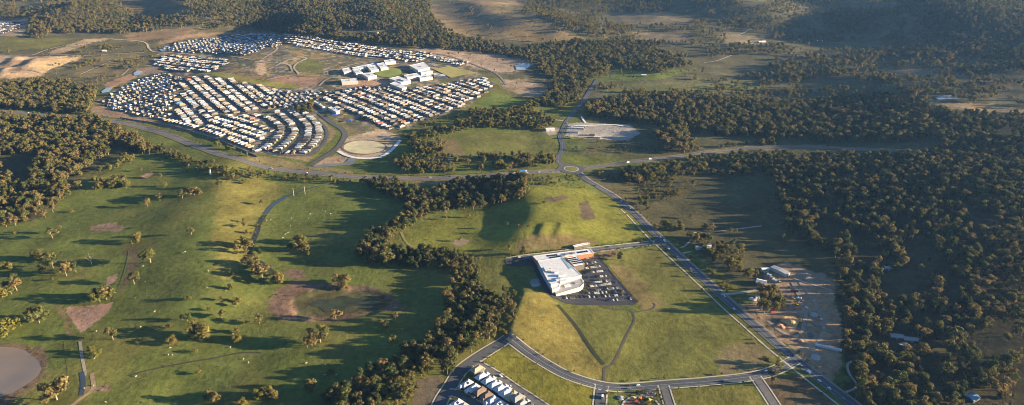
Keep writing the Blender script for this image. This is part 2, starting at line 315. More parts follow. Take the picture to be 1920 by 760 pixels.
# ------------------------------------------------------------------ ground: one sheet, land cover by place
GRASS, LUSH, DRY, STRAW = (.102, .124, .032), (.095, .108, .028), (.150, .122, .055), (.20, .155, .085)
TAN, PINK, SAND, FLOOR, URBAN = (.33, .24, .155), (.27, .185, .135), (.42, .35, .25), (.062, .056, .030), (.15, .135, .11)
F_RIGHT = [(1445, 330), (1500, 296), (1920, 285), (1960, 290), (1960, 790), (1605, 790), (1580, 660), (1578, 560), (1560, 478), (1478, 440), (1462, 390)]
COVER = [   # outline in photo pixels, ground colour, edge wobble in pixels
    ([(-99, -80), (2020, -80), (2020, 215), (1100, 190), (980, 190), (900, 130), (500, 60), (180, 165), (0, 215), (-99, 215)], (.098, .092, .050), 8),
    ([(1100, 190), (2020, 215), (2020, 300), (1440, 290), (1200, 300), (1080, 290)], (.085, .084, .040), 8),
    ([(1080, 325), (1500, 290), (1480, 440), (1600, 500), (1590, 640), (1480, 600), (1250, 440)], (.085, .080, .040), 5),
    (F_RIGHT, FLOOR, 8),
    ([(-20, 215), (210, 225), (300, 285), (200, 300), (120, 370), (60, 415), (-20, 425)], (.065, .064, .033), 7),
    ([(795, 8), (900, 12), (1000, 30), (1085, 72), (1000, 78), (900, 72), (835, 62), (800, 36)], STRAW, 3),
    ([(800, -20), (1000, -20), (1010, 8), (900, 12)], (.20, .15, .09), 3),
    ([(960, 50), (1085, 68), (1110, 78), (1000, 84), (940, 66)], (.20, .15, .075), 2),
    ([(1150, 25), (1230, 22), (1300, 34), (1290, 44), (1180, 46)], (.17, .14, .085), 3),
    ([(1180, 60), (1290, 66), (1290, 80), (1210, 78)], (.19, .155, .10), 3),
    ([(1350, 62), (1440, 72), (1420, 84), (1360, 82)], (.19, .16, .10), 3),
    ([(1150, 128), (1210, 136), (1250, 132), (1310, 128), (1240, 150), (1130, 152), (1080, 158), (1075, 146), (1150, 142)], (.12, .15, .035), 2),
    ([(1125, 160), (1320, 152), (1440, 150), (1440, 170), (1130, 178)], (.12, .125, .05), 3),
    ([(1640, 130), (1760, 128), (1900, 158), (1900, 170), (1660, 150)], (.18, .14, .08), 3),
    ([(1740, 190), (1860, 196), (1925, 206), (1925, 214), (1830, 208), (1745, 204)], (.30, .22, .12), 2),
    ([(1360, 277), (1450, 272), (1560, 273), (1440, 282)], (.24, .17, .11), 2),
    ([(200, -10), (330, -10), (360, 25), (280, 40), (240, 22)], (.17, .13, .07), 4),
    ([(0, 25), (60, 30), (55, 45), (40, 66), (0, 68)], (.24, .19, .13), 2),
    ([(0, 72), (90, 72), (160, 78), (100, 90), (0, 98)], (.13, .13, .04), 3),
    ([(230, 66), (310, 52), (380, 52), (330, 72), (240, 78)], (.19, .14, .08), 2),
    ([(300, 85), (350, 72), (470, 60), (420, 60), (350, 64), (290, 80)], (.23, .16, .10), 2),
    # west earthworks
    ([(-20, 104), (60, 106), (150, 105), (160, 110), (110, 120), (74, 145), (-20, 149)], (.40, .285, .175), 2),
    ([(95, 106), (152, 106), (118, 122), (70, 138), (62, 132)], (.52, .38, .20), 1),
    ([(0, 116), (40, 113), (62, 118), (30, 124), (0, 124)], (.26, .18, .115), 2),
    ([(20, 128), (42, 125), (40, 135), (10, 138)], (.20, .15, .10), 1.5), ([(0, 132), (14, 130), (20, 142), (0, 146)], (.46, .34, .22), 2),
    ([(85, 100), (160, 73), (210, 73), (165, 82), (120, 100)], (.36, .27, .17), 2),
    ([(150, 108), (250, 100), (280, 115), (260, 130), (170, 165), (140, 150)], (.15, .125, .065), 3),
    ([(195, 158), (240, 140), (262, 136), (255, 146), (205, 168)], (.33, .21, .13), 1.5),
    ([(255, 128), (330, 126), (345, 134), (290, 140), (262, 142)], (.26, .19, .135), 1.5),
    # estates
    ([(180, 190), (238, 155), (300, 132), (282, 118), (300, 95), (345, 76), (470, 61), (530, 61), (700, 86), (880, 116), (905, 142), (932, 160), (880, 198), (800, 228), (745, 248),
      (690, 250), (640, 232), (615, 215), (605, 235), (612, 262), (596, 282), (575, 293), (520, 293), (480, 288), (420, 262), (350, 242), (230, 222), (172, 205)], URBAN, 2),
    ([(170, 198), (240, 205), (300, 225), (420, 258), (470, 285), (420, 268), (350, 246), (240, 226), (170, 212)], (.27, .195, .125), 2),
    ([(390, 140), (425, 118), (500, 88), (540, 87), (600, 98), (690, 108), (700, 116), (640, 130), (625, 146), (600, 162), (545, 166), (470, 152)], (.19, .145, .075), 2.5),
    ([(548, 122), (580, 109), (612, 122), (600, 138), (552, 134)], (.105, .115, .042), 2),
    ([(500, 112), (520, 96), (575, 106), (540, 118)], (.15, .135, .06), 2),
    ([(600, 106), (645, 100), (690, 112), (640, 122)], (.13, .12, .07), 2),
    ([(480, 116), (495, 112), (500, 135), (488, 142), (478, 132)], (.36, .27, .18), 1.5),
    ([(520, 142), (600, 146), (596, 160), (540, 164), (500, 156)], (.26, .17, .12), 1.5),
    ([(386, 137), (412, 134), (470, 148), (560, 158), (555, 167), (500, 162), (430, 150)], (.21, .20, .055), 1),
    ([(660, 152), (700, 150), (742, 152), (720, 162), (650, 164)], (.34, .22, .15), 1.5),
    ([(765, 92), (800, 90), (900, 98), (1000, 112), (1008, 122), (980, 134), (930, 136), (880, 126), (830, 112)], (.30, .23, .165), 3),
    ([(800, 99), (850, 104), (930, 126), (965, 130), (960, 136), (920, 133), (850, 116)], (.38, .29, .21), 1),
    ([(940, 150), (985, 148), (1030, 168), (1020, 180), (985, 182), (945, 166)], (.24, .19, .14), 2.5),
    ([(900, 184), (940, 178), (988, 186), (976, 206), (893, 204)], (.105, .135, .035), .8),
    ([(505, 222), (530, 236), (530, 244), (505, 232), (484, 221), (492, 217)], (.22, .20, .06), .5),
    ([(488, 279), (520, 262), (527, 264), (500, 284)], (.19, .20, .055), .4),
    ([(590, 215), (615, 236), (632, 246), (622, 262), (600, 285), (578, 303), (545, 298), (520, 294), (590, 292), (612, 272), (618, 250), (605, 233)], (.215, .175, .095), 1.2),
    ([(595, 302), (628, 290), (655, 296), (650, 304), (610, 312), (590, 313)], (.33, .24, .16), 1.5),
    ([(640, 262), (665, 252), (720, 246), (752, 254), (752, 262), (735, 283), (715, 296), (672, 298), (648, 293), (630, 284)], (.33, .27, .20), .8),
    ([(640, 225), (680, 226), (690, 246), (655, 256), (640, 250)], (.17, .155, .075), 1.5),
    ([(760, 245), (800, 232), (870, 225), (900, 232), (830, 250)], (.13, .135, .05), 2),
    ([(840, 262), (900, 248), (1030, 248), (1048, 262), (1040, 290), (960, 292), (870, 296), (850, 285)], (.125, .132, .040), 3),
    ([(815, 262), (850, 258), (870, 295), (830, 312), (800, 300)], (.15, .125, .06), 4),
    ([(1064, 288), (1090, 290), (1130, 306), (1100, 312), (1066, 306)], (.125, .145, .032), 1),
    ([(1060, 262), (1110, 268), (1090, 282), (1056, 280)], (.10, .12, .04), 1.5),
    ([(450, 302), (560, 318), (660, 326), (655, 318), (580, 312), (520, 296), (470, 292)], (.185, .155, .075), 2),
    ([(760, 338), (860, 338), (960, 334), (900, 346), (780, 347)], (.17, .145, .075), 1.5),
    # left pasture
    ([(395, 320), (470, 335), (540, 350), (500, 385), (482, 420), (470, 470), (440, 520), (400, 520), (400, 420)], (.150, .140, .040), 7),  # sunlit right slope of the ridge, painted in as brighter, yellower grass
    ([(172, 424), (215, 418), (238, 428), (212, 434), (172, 432)], PINK, 3),
    ([(262, 330), (284, 322), (288, 326), (272, 336)], (.33, .22, .15), 1),
    ([(200, 520), (222, 512), (216, 530), (200, 540)], PINK, 2),
    ([(232, 470), (254, 458), (262, 470), (250, 520), (235, 545), (222, 560), (238, 510)], (.125, .10, .052), 3),
    ([(120, 578), (180, 572), (212, 568), (198, 592), (152, 624), (140, 606)], (.29, .19, .14), 1.5),
    ([(98, 572), (112, 572), (134, 600), (140, 634), (128, 632), (120, 604)], (.14, .115, .055), 2),
    ([(84, 655), (66, 650), (40, 645), (-20, 640), (-20, 775), (30, 748), (70, 722), (92, 690)], (.135, .10, .062), 3),
    ([(508, 560), (520, 545), (545, 528), (580, 528), (640, 534), (700, 542), (745, 566), (770, 585), (740, 582), (700, 586), (640, 602), (560, 604), (520, 596), (508, 582)], (.165, .112, .08), 5),
    ([(545, 562), (575, 545), (640, 541), (705, 551), (738, 568), (700, 583), (620, 597), (556, 594)], (.075, .074, .036), 5),
    ([(530, 508), (560, 504), (580, 520), (545, 524)], (.17, .12, .085), 2),
    ([(150, 735), (205, 735), (205, 722), (155, 724)], (.17, .125, .085), 2),
    # knoll, bends and paddocks in the middle
    ([(770, 470), (765, 440), (800, 415), (900, 395), (985, 370), (1000, 352), (1090, 352), (1150, 372), (1215, 430), (1205, 448), (1120, 458), (1060, 468), (985, 470), (900, 470), (860, 475), (820, 470)], (.145, .152, .032), 4),  # the knoll's lit yellow slopes, their brightness put into the grass colour
    ([(965, 472), (975, 448), (1005, 440), (1060, 440), (1110, 448), (1120, 456), (1050, 468)], (.155, .125, .055), 2),
    ([(1086, 380), (1102, 376), (1118, 408), (1098, 416), (1090, 408)], (.11, .085, .06), 1.5),
    ([(1020, 372), (1060, 366), (1066, 372), (1030, 380)], (.12, .09, .065), 1.5),
    ([(845, 455), (865, 446), (885, 452), (860, 464)], (.26, .21, .15), 2),
    ([(985, 545), (1030, 550), (1060, 590), (1110, 650), (1132, 690), (1125, 714), (1070, 700), (1010, 668), (965, 628), (955, 612), (975, 575)], (.185, .160, .046), 3),
    ([(1050, 575), (1120, 572), (1185, 590), (1165, 650), (1135, 686), (1100, 640)], (.122, .128, .036), 1.5),
    ([(1190, 586), (1240, 570), (1335, 555), (1400, 610), (1460, 668), (1420, 700), (1300, 714), (1140, 718), (1145, 690), (1170, 650)], (.138, .142, .038), 3),
    ([(1340, 668), (1400, 640), (1450, 665), (1420, 698), (1340, 702)], (.17, .14, .07), 8),
    ([(1130, 480), (1230, 460), (1335, 553), (1200, 572)], (.142, .142, .040), 3),
    ([(1118, 474), (1160, 468), (1165, 478), (1135, 486)], (.14, .105, .065), 2),
    ([(1140, 500), (1180, 500), (1250, 575), (1200, 580)], (.175, .145, .060), 6),
    ([(905, 668), (945, 650), (1115, 735), (1110, 765), (1040, 790), (1020, 762)], (.155, .150, .028), 1),
    ([(1256, 732), (1408, 722), (1440, 775), (1270, 785)], (.145, .140, .036), 1),
    ([(1432, 712), (1500, 702), (1570, 762), (1450, 770)], (.11, .085, .05), 2),
    # works yard on the right
    ([(1428, 508), (1470, 492), (1510, 500), (1560, 530), (1578, 600), (1575, 690), (1560, 720), (1500, 668), (1415, 600), (1385, 575), (1440, 560)], (.29, .20, .125), 3),
    ([(1495, 508), (1545, 512), (1555, 535), (1515, 535)], (.25, .19, .135), 2),
    ([(1440, 592), (1500, 590), (1505, 620), (1480, 640), (1430, 610)], (.17, .13, .095), 2),
    ([(1468, 592), (1494, 592), (1492, 618), (1482, 622), (1474, 606)], (.48, .30, .14), 1),
    # depot by the northern road
    ([(1068, 232), (1090, 230), (1180, 234), (1200, 250), (1180, 264), (1130, 262), (1060, 256)], (.30, .285, .26), 1),
    ([(1016, 246), (1030, 238), (1050, 240), (1050, 250), (1030, 254)], (.30, .27, .24), 1),
    ([(780, 712), (830, 704), (822, 760), (770, 765), (775, 740)], (.12, .10, .07), 1),
]
def build_ground():
    D = [60, 200, 320]; d = 400.0
    while d < 4600: D.append(d); d *= 1.0036
    D += [4800, 5200, 5800, 6600, 7600, 8800, 10000]
    U = np.arange(-.84, .8401, .0026)
    U = np.concatenate([[-2.6, -2.0, -1.6, -1.3, -1.1, -1.0, -.92, -.88], U, [.88, .92, 1.0, 1.1, 1.3, 1.6, 2.0, 2.6]])
    D = np.array(D); X = np.outer(np.maximum(D, 320) * 1.0 + 60, U); Y = np.repeat(D[:, None], len(U), 1)
    Z = height(X, Y); px, py = pix(X, Y, Z)
    C = np.empty(X.shape + (3,)); C[:] = GRASS
    mixn = fbm(X / 90, Y / 90, 31, 3)[..., None]
    C = C * (1 - sstep(.45, .75, mixn)) + np.array((.120, .124, .036)) * sstep(.45, .75, mixn)
    jx = (fbm(X / 22, Y / 22, 41, 3) - .5) * 2 + (vnoise(X / 6, Y / 6, 52) - .5) * 1.6
    jy = (fbm(X / 22, Y / 22, 47, 3) - .5) * 1.2 + (vnoise(X / 6, Y / 6, 58) - .5) * 1.2
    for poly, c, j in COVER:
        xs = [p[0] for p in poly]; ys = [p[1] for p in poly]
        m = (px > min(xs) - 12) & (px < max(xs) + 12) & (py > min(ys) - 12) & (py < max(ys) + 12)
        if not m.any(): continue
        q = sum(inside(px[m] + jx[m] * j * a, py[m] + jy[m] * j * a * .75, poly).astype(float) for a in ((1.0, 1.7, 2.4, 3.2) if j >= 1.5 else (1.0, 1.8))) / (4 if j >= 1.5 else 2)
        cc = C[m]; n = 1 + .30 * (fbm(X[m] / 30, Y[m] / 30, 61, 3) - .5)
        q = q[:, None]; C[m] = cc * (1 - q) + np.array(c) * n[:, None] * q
    # yards and verges inside the estates: patches of lawn, paving and bare soil
    est = next(p for p, c, j in COVER if c is URBAN)
    em = inside(px, py, est); tone = np.abs(C - np.array(URBAN)).sum(-1) < .09
    em &= tone
    cell = LAT[(np.floor((X + .3 * Y) / 13).astype(int)) & 255, (np.floor((Y - .3 * X) / 15).astype(int)) & 255][..., None]
    pal = np.where(cell < .30, np.array((.095, .105, .045)), np.where(cell < .48, np.array((.27, .205, .135)), np.where(cell < .62, np.array((.21, .20, .18)), np.array((.115, .105, .085)))))
    C[em] = (pal * (.8 + .4 * vnoise(X / 5, Y / 5, 91)[..., None]))[em]
    nr, nc = X.shape
    v = np.stack([X, Y, Z], -1).reshape(-1, 3)
    i = np.arange(nr * nc).reshape(nr, nc)
    f = np.stack([i[:-1, :-1], i[:-1, 1:], i[1:, 1:], i[1:, :-1]], -1).reshape(-1, 4)
    me = bpy.data.meshes.new('ground')
    me.vertices.add(len(v)); me.vertices.foreach_set('co', v.ravel())
    me.loops.add(f.size); me.loops.foreach_set('vertex_index', f.ravel().astype(np.int32))
    me.polygons.add(len(f)); me.polygons.foreach_set('loop_start', np.arange(0, f.size, 4, dtype=np.int32))
    me.polygons.foreach_set('loop_total', np.full(len(f), 4, np.int32)); me.polygons.foreach_set('use_smooth', np.ones(len(f), bool))
    at = me.color_attributes.new('cover', 'FLOAT_COLOR', 'POINT')
    at.data.foreach_set('color', np.concatenate([C.reshape(-1, 3), np.ones((len(v), 1))], 1).ravel())
    me.update(); me.validate()
    m = bpy.data.materials.new('land_cover'); m.use_nodes = True; t = m.node_tree; b = t.nodes['Principled BSDF']
    b.inputs['Roughness'].default_value = 1.0; b.inputs['Specular IOR Level'].default_value = 0.05
    a = t.nodes.new('ShaderNodeVertexColor'); a.layer_name = 'cover'
    g = t.nodes.new('ShaderNodeNewGeometry')
    def noise(s, det, lo, hi, src=None):
        n = t.nodes.new('ShaderNodeTexNoise'); n.inputs['Scale'].default_value = s; n.inputs['Detail'].default_value = det
        n.inputs['Roughness'].default_value = .62
        t.links.new(src or g.outputs['Position'], n.inputs['Vector'])
        r = t.nodes.new('ShaderNodeMapRange'); r.inputs[1].default_value = .3; r.inputs[2].default_value = .7
        r.inputs[3].default_value = lo; r.inputs[4].default_value = hi; t.links.new(n.outputs['Fac'], r.inputs[0]); return n, r
    n1, r1 = noise(.016, 6, .72, 1.28); n2, r2 = noise(.12, 5, .76, 1.24); n3, r3 = noise(.6, 4, .82, 1.18)
    mu = t.nodes.new('ShaderNodeMath'); mu.operation = 'MULTIPLY'; t.links.new(r1.outputs[0], mu.inputs[0]); t.links.new(r2.outputs[0], mu.inputs[1])
    mu2 = t.nodes.new('ShaderNodeMath'); mu2.operation = 'MULTIPLY'; t.links.new(mu.outputs[0], mu2.inputs[0]); t.links.new(r3.outputs[0], mu2.inputs[1])
    sc = t.nodes.new('ShaderNodeVectorMath'); sc.operation = 'SCALE'; t.links.new(a.outputs['Color'], sc.inputs[0]); t.links.new(mu2.outputs[0], sc.inputs['Scale'])
    # drier, browner tufts here and there
    n4, r4 = noise(.045, 6, 0, .42)
    mx = t.nodes.new('ShaderNodeMix'); mx.data_type = 'RGBA'; mx.blend_type = 'MULTIPLY'
    mx.inputs[7].default_value = (1.10, .98, .92, 1); t.links.new(r4.outputs[0], mx.inputs[0]); t.links.new(sc.outputs[0], mx.inputs[6])
    t.links.new(mx.outputs[2], b.inputs['Base Color'])
    ad = t.nodes.new('ShaderNodeMath'); ad.operation = 'MULTIPLY_ADD'; ad.inputs[1].default_value = 3.0
    t.links.new(n2.outputs['Fac'], ad.inputs[0]); t.links.new(n3.outputs['Fac'], ad.inputs[2])
    bp = t.nodes.new('ShaderNodeBump'); bp.inputs['Distance'].default_value = .55; bp.inputs['Strength'].default_value = .55
    t.links.new(ad.outputs[0], bp.inputs['Height']); t.links.new(bp.outputs[0], b.inputs['Normal'])
    me.materials.append(m)
    tag(put('ground', me), 'rolling pasture and cleared land from the foreground to the far hills', 'ground', kind='structure')
build_ground()

# ------------------------------------------------------------------ roads, paths, water
R_MAIN = [(1083, 324), (1100, 338), (1125, 353), (1150, 368), (1185, 397), (1215, 427), (1240, 451), (1290, 497), (1345, 548), (1410, 606), (1470, 658), (1540, 714), (1600, 760), (1650, 800)]
R_HWY = [(-60, 204), (0, 209), (60, 214), (140, 219), (220, 229), (280, 243), (340, 263), (400, 285), (480, 309), (560, 322), (640, 330), (720, 334), (800, 335), (880, 332), (960, 326), (1050, 322)]
R_EAST = [(1090, 316), (1150, 309), (1220, 300), (1290, 292), (1370, 282), (1450, 277), (1540, 277), (1640, 281), (1740, 287), (1850, 300), (1930, 312)]
R_NORTH = [(1060, 312), (1048, 305), (1047, 295), (1054, 283), (1055, 270), (1051, 258), (1055, 245), (1062, 230), (1075, 213), (1090, 195), (1105, 172), (1120, 148)]
R_SHOP = [(1240, 453), (1190, 460), (1120, 468), (1060, 475), (1000, 482), (950, 489)]
R_SOUTH = [(1490, 676), (1455, 694), (1410, 706), (1330, 715), (1240, 722), (1160, 727), (1110, 719), (1060, 702), (1010, 674), (953, 633)]
R_LOOP = [(953, 633), (925, 652), (892, 673), (863, 696), (846, 722), (828, 750), (818, 775)]
LINES = {}
def road(key, pts, width, m, walk=(), edge=True, up=0.0, name='road', step=6.0, lines=True):
    l = WL(pts, step); LINES[key] = (l, width)
    ribbon(name, l, width, m, up)
    for s in walk:
        ribbon('footpath', offset(l, s * (width / 2 + 1.1 + 1.0)), 1.7, CONC, .03)
    if lines:
        ribbon('lane_line', l, .28, PAINT, up + .05)
        for s in (-1, 1): ribbon('lane_line', offset(l, s * (width / 2 - .6)), .22, PAINT, up + .05)
    return l
road('main', R_MAIN, 12.5, ASPH)
ml = LINES['main'][0]
ribbon('footpath', offset(ml[30:], -15.0), 2.2, CONC, .03)
ribbon('road_verge', offset(ml, 8.2), 3.2, mat('verge_gravel', (.24, .21, .175), .9, .3, .2), .02)
road('hwy', R_HWY, 13, ASPHN); road('east', R_EAST, 10.5, ASPHN)
for key in ('hwy', 'east'):
    for sgn in (-1, 1): ribbon('road_verge', offset(LINES[key][0], sgn * 9.0), 4.0, mat('verge_grass', (.17, .145, .085), .95, .3, .2), .0)
road('north', R_NORTH, 11, ASPH)
road('shop', R_SHOP, 9, ASPH, walk=(-1, 1)); road('south', R_SOUTH, 10.5, ASPH, walk=(-1, 1), up=.02); road('loop', R_LOOP, 12, ASPH, walk=(-1, 1), up=.0, lines=False)
road('court', [(953, 633), (964, 627)], 11, ASPH, lines=False, up=.03)
road('lane_a', [(889, 679), (929, 702), (966, 728), (1010, 757), (1040, 778)], 8, ASPHN, walk=(1, -1), lines=False, up=.04)
road('lane_b', [(842, 737), (858, 738), (876, 748), (905, 768)], 8, ASPH, walk=(1, -1), lines=False, up=.045)
road('stub_a', [(1128, 722), (1126, 740), (1123, 775)], 10, ASPH, walk=(-1, 1), lines=False, up=.04)
road('stub_b', [(1244, 723), (1249, 740), (1260, 775)], 8, ASPHN, walk=(-1, 1), lines=False, up=.05)
road('stub_c', [(1416, 706), (1430, 726), (1460, 772)], 9, ASPHN, walk=(-1, 1), lines=False, up=.04)
road('yard_drive', [(1352, 552), (1385, 550), (1430, 542), (1462, 532)], 5, GRAV, lines=False, up=.04, name='driveway')
road('far_track', [(1290, 437), (1330, 436), (1380, 430), (1428, 424)], 3.2, GRAV, lines=False, name='track')
road('drive_1', [(1274, 465), (1284, 462), (1296, 450)], 3.2, GRAV, lines=False, name='driveway')
road('drive_2', [(1281, 475), (1296, 472)], 3.2, GRAV, lines=False, name='driveway')
road('forest_drive', [(1580, 738), (1604, 728), (1606, 720), (1592, 700), (1590, 682), (1612, 674)], 3, GRAV, lines=False, name='driveway')
road('yard_track', [(1488, 522), (1510, 530), (1560, 545)], 3, GRAV, lines=False, name='track')
road('north_drive', [(1320, 118), (1345, 114), (1372, 104)], 4, GRAV, lines=False, name='track')
road('hill_track', [(1382, 67), (1412, 52)], 4, GRAV, lines=False, name='track')
road('park_path', [(1132, 718), (1133, 692), (1145, 685), (1155, 672), (1172, 635), (1189, 603), (1188, 592), (1180, 582), (1140, 579), (1118, 570)], 2.6, PATHM, lines=False, name='garden_path')
road('park_path_b', [(1188, 586), (1208, 583), (1224, 579), (1228, 572), (1224, 568)], 2.2, PATHM, lines=False, name='garden_path')
road('link', [(960, 219), (1000, 221), (1056, 227)], 6, GRAV, lines=False, name='road')
road('ridge_track', [(180, 75), (210, 74), (268, 79), (280, 92), (292, 98), (340, 101), (420, 106), (470, 112)], 7, mat('sandy_track', (.40, .31, .21), .95, .2, .1), lines=False, name='track')
road('west_road', [(-20, 106), (60, 104), (150, 105), (210, 102), (270, 99)], 9, mat('dusty_road', (.24, .21, .18), .9, .2, .1), lines=False)
road('west_track', [(150, 140), (190, 123), (220, 112), (252, 118)], 4, MATS['sandy_track'], lines=False, name='track')
road('west_track_b', [(228, 142), (245, 128), (262, 123), (300, 126)], 5, MATS['sandy_track'], lines=False, name='track')
road('farm_track', [(150, 640), (153, 665), (158, 690), (160, 705)], 3.4, mat('stony_track', (.30, .25, .20), .95, .45, .6), lines=False, name='track')
road('farm_track_b', [(172, 700), (175, 728), (160, 742), (138, 758), (120, 772)], 4.5, mat('clay_track', (.26, .19, .115), .95, .3, .3), lines=False, name='track')
road('sand_road', [(800, 99), (850, 108), (905, 128), (935, 142), (950, 160)], 7, mat('road_grey', (.16, .15, .145), .85, .2, .1), lines=False)
for l_ in ([(285, 394), (310, 404), (330, 413), (350, 405), (370, 398)], [(242, 470), (236, 500), (228, 525), (210, 565)], [(190, 690), (240, 665), (330, 640)],
           [(120, 640), (124, 670), (128, 705)], [(300, 700), (250, 716), (205, 728)], [(130, 420), (180, 428), (240, 430)], [(1046, 604), (1070, 601), (1100, 595), (1160, 590)], [(480, 470), (520, 476), (550, 474)], [(1010, 590), (1030, 582), (1050, 584)], [(1290, 372), (1330, 352), (1360, 348)]):
    ribbon('stock_track', WL(l_, 4), 1.3, mat('trodden_grass', (.118, .112, .037), .95, .4, .3), -.06)
for l_ in ([(0, 128), (40, 120), (90, 112), (150, 107)], [(0, 140), (50, 132), (80, 138)], [(60, 104), (95, 92), (150, 80), (180, 75)], [(505, 130), (530, 118), (545, 112), (575, 108)], [(478, 116), (500, 118), (540, 122), (548, 134)], [(500, 150), (545, 142), (600, 142)], [(560, 140), (552, 125), (575, 110)], [(640, 128), (660, 122), (690, 117)], [(598, 162), (612, 150), (630, 146), (700, 150), (740, 168)], [(505, 86), (520, 92), (490, 112)]):
    ribbon('track', WL(l_), 6, mat('pale_track', (.34, .27, .19), .95, .2, .1), .2)
for l_ in ([(1500, 530), (1530, 570), (1545, 620), (1520, 660)], [(1440, 602), (1470, 625), (1500, 628), (1512, 590)], [(1486, 530), (1500, 560), (1510, 590)], [(1420, 590), (1470, 585), (1505, 585)]):
    ribbon('yard_road', WL(l_), 4.5, mat('yard_dust', (.29, .23, .18), .95, .3, .2), .02)
ribbon('track', WL([(752, 436), (760, 452), (772, 462), (798, 468), (832, 474)], 4), 4, mat('grassy_track', (.21, .20, .06), .95, .2, .2), .0)
# ditch and creek
ribbon('ditch', WL([(1046, 572), (1072, 602), (1100, 642), (1118, 668), (1132, 684)]), 4.5, mat('shaded_ditch_grass', (.030, .036, .018), .95, .3, .3), .0)  # flat strip; the trench's shade is painted into its dark wet-grass colour
ribbon('creek', WL([(655, 343), (600, 349), (560, 360), (538, 368)], 5), 3, CREEK, -.02)
ribbon('creek_pool', WL([(540, 367), (524, 377), (508, 388), (497, 402)], 4), 9, CREEK, .0)
ribbon('creek', WL([(497, 403), (487, 418), (482, 436), (474, 455), (468, 478), (482, 488), (505, 506), (520, 520)], 5), 8, mat('creek_bed', (.028, .034, .024), .6, .3, .2), -.02)
ribbon('gully', WL([(240, 705), (280, 694), (330, 684), (400, 672), (450, 662), (490, 662)], 4), 2.6, mat('gully_soil', (.05, .042, .028), .95, .4, .4), -.02)
ribbon('trench', WL([(153, 698), (156, 720), (152, 742)], 4), 5.0, CREEK, .02)
patch('farm_dam', [(-60, 655), (0, 651), (36, 654), (62, 668), (77, 688), (70, 706), (45, 724), (10, 742), (-60, 752)], WATER, .02, sm=True)
patch('swamp_water', [(580, 572), (598, 562), (622, 563), (640, 555), (668, 560), (690, 558), (712, 567), (690, 576), (664, 573), (640, 582), (612, 586), (600, 578)], mat('swamp_green', (.036, .044, .018), .55, .5, .12), .05, sm=True)
patch('small_pond', [(298, 94), (312, 87), (328, 88), (322, 94), (304, 97)], mat('pale_water', (.30, .33, .35), .2, spec=.5), .3)
patch('small_pond', [(190, 172), (200, 165), (212, 165), (205, 173), (192, 175)], MATS['pale_water'], .3)
patch('small_pond', [(250, 138), (258, 133), (268, 135), (262, 141), (252, 142)], MATS['pale_water'], .3)
patch('far_dam', [(1752, 183), (1775, 179), (1800, 181), (1798, 187), (1760, 188)], MATS['pale_water'], .5)
patch('small_pond', [(966, 124), (985, 118), (1000, 122), (986, 130), (968, 132)], MATS['pale_water'], .4)
patch('detention_pond', [(993, 529), (998, 524), (1008, 522), (1014, 530), (1012, 537), (998, 538)], CREEK, .1, sm=True)
patch('shaded_pool', [(1514, 624), (1520, 622), (1527, 630), (1522, 636), (1515, 632)], CREEK, .05, sm=True)
# roundabout: ring, kerbed island
rc = np.array(P(1071, 317.5)); an = np.linspace(0, 2 * math.pi, 48, False)
ring = lambda r: np.stack([rc[0] + r * np.cos(an), rc[1] + r * np.sin(an)], 1)
ribbon('roundabout', ring(20.5), 12, ASPH, .10, closed=True)
ribbon('roundabout_apron', ring(14.2), 2.2, CONC, .16, closed=True)
mb = MB(); zc = H(*rc)
mb.add([(0, 0, 1.1)] + [(13.2 * math.cos(a), 13.2 * math.sin(a), .75) for a in an] + [(13.3 * math.cos(a), 13.3 * math.sin(a), -.6) for a in an],
       [(0, 1 + i, 1 + (i + 1) % 48) for i in range(48)] + [(1 + (i + 1) % 48, 1 + i, 49 + i, 49 + (i + 1) % 48) for i in range(48)])
o = put('roundabout_island', mb.mesh('roundabout_island', [mat('island_grass', (.15, .15, .035), 1, .25, .3)]), None, (rc[0], rc[1], zc)); o['kind'] = 'structure'
for pl in ([(1040, 322), (1052, 313), (1060, 309)], [(1066, 309), (1085, 312), (1100, 315)], [(1086, 326), (1094, 334), (1104, 340)]):
    ribbon('road', WL(pl), 6, ASPH, .06)
# oval and sports grounds
oc = np.array(P(683, 276.5)); oe = [P(683 + 41 * math.cos(a), 276.5 + 13.2 * math.sin(a)) for a in an]
patch('sports_oval', [(683 + 39 * math.cos(a), 276.5 + 12.4 * math.sin(a)) for a in an], mat('sandy_oval', (.46, .42, .27), .95, .18, .06), .15)
ribbon('oval_rim', np.array([P(683 + 41 * math.cos(a), 276.5 + 13.4 * math.sin(a)) for a in an]), 3.0, mat('brown_rim', (.20, .135, .09), .95, .2, .1), .2, closed=True)
ribbon('stone_batter', WL([(634, 284), (650, 292), (672, 297), (712, 295), (735, 281), (750, 264)]), 8, mat('white_rock', (.62, .61, .60), .9, .2, .4), .25)
patch('school_oval', [(700, 137), (712, 130), (735, 127), (752, 132), (752, 140), (730, 146), (710, 144)], mat('oval_turf', (.15, .19, .04), 1, .15, .05), .6)
patch('sports_field', [(812, 130), (843, 125), (893, 137), (846, 147)], mat('dry_turf', (.27, .245, .075), 1, .18, .05), .6)
patch('drain_basin', [(628, 312), (600, 314), (585, 312), (612, 308), (645, 306), (655, 297), (667, 300), (660, 309)], mat('basin_grey', (.14, .15, .155), .6, .2, .1), .1, sm=True)
ribbon('drain', WL([(600, 213), (622, 231), (642, 243), (646, 257), (630, 280), (606, 296), (582, 310)]), 13, mat('drain_grey', (.085, .085, .078), .8, .3, .1), .05)

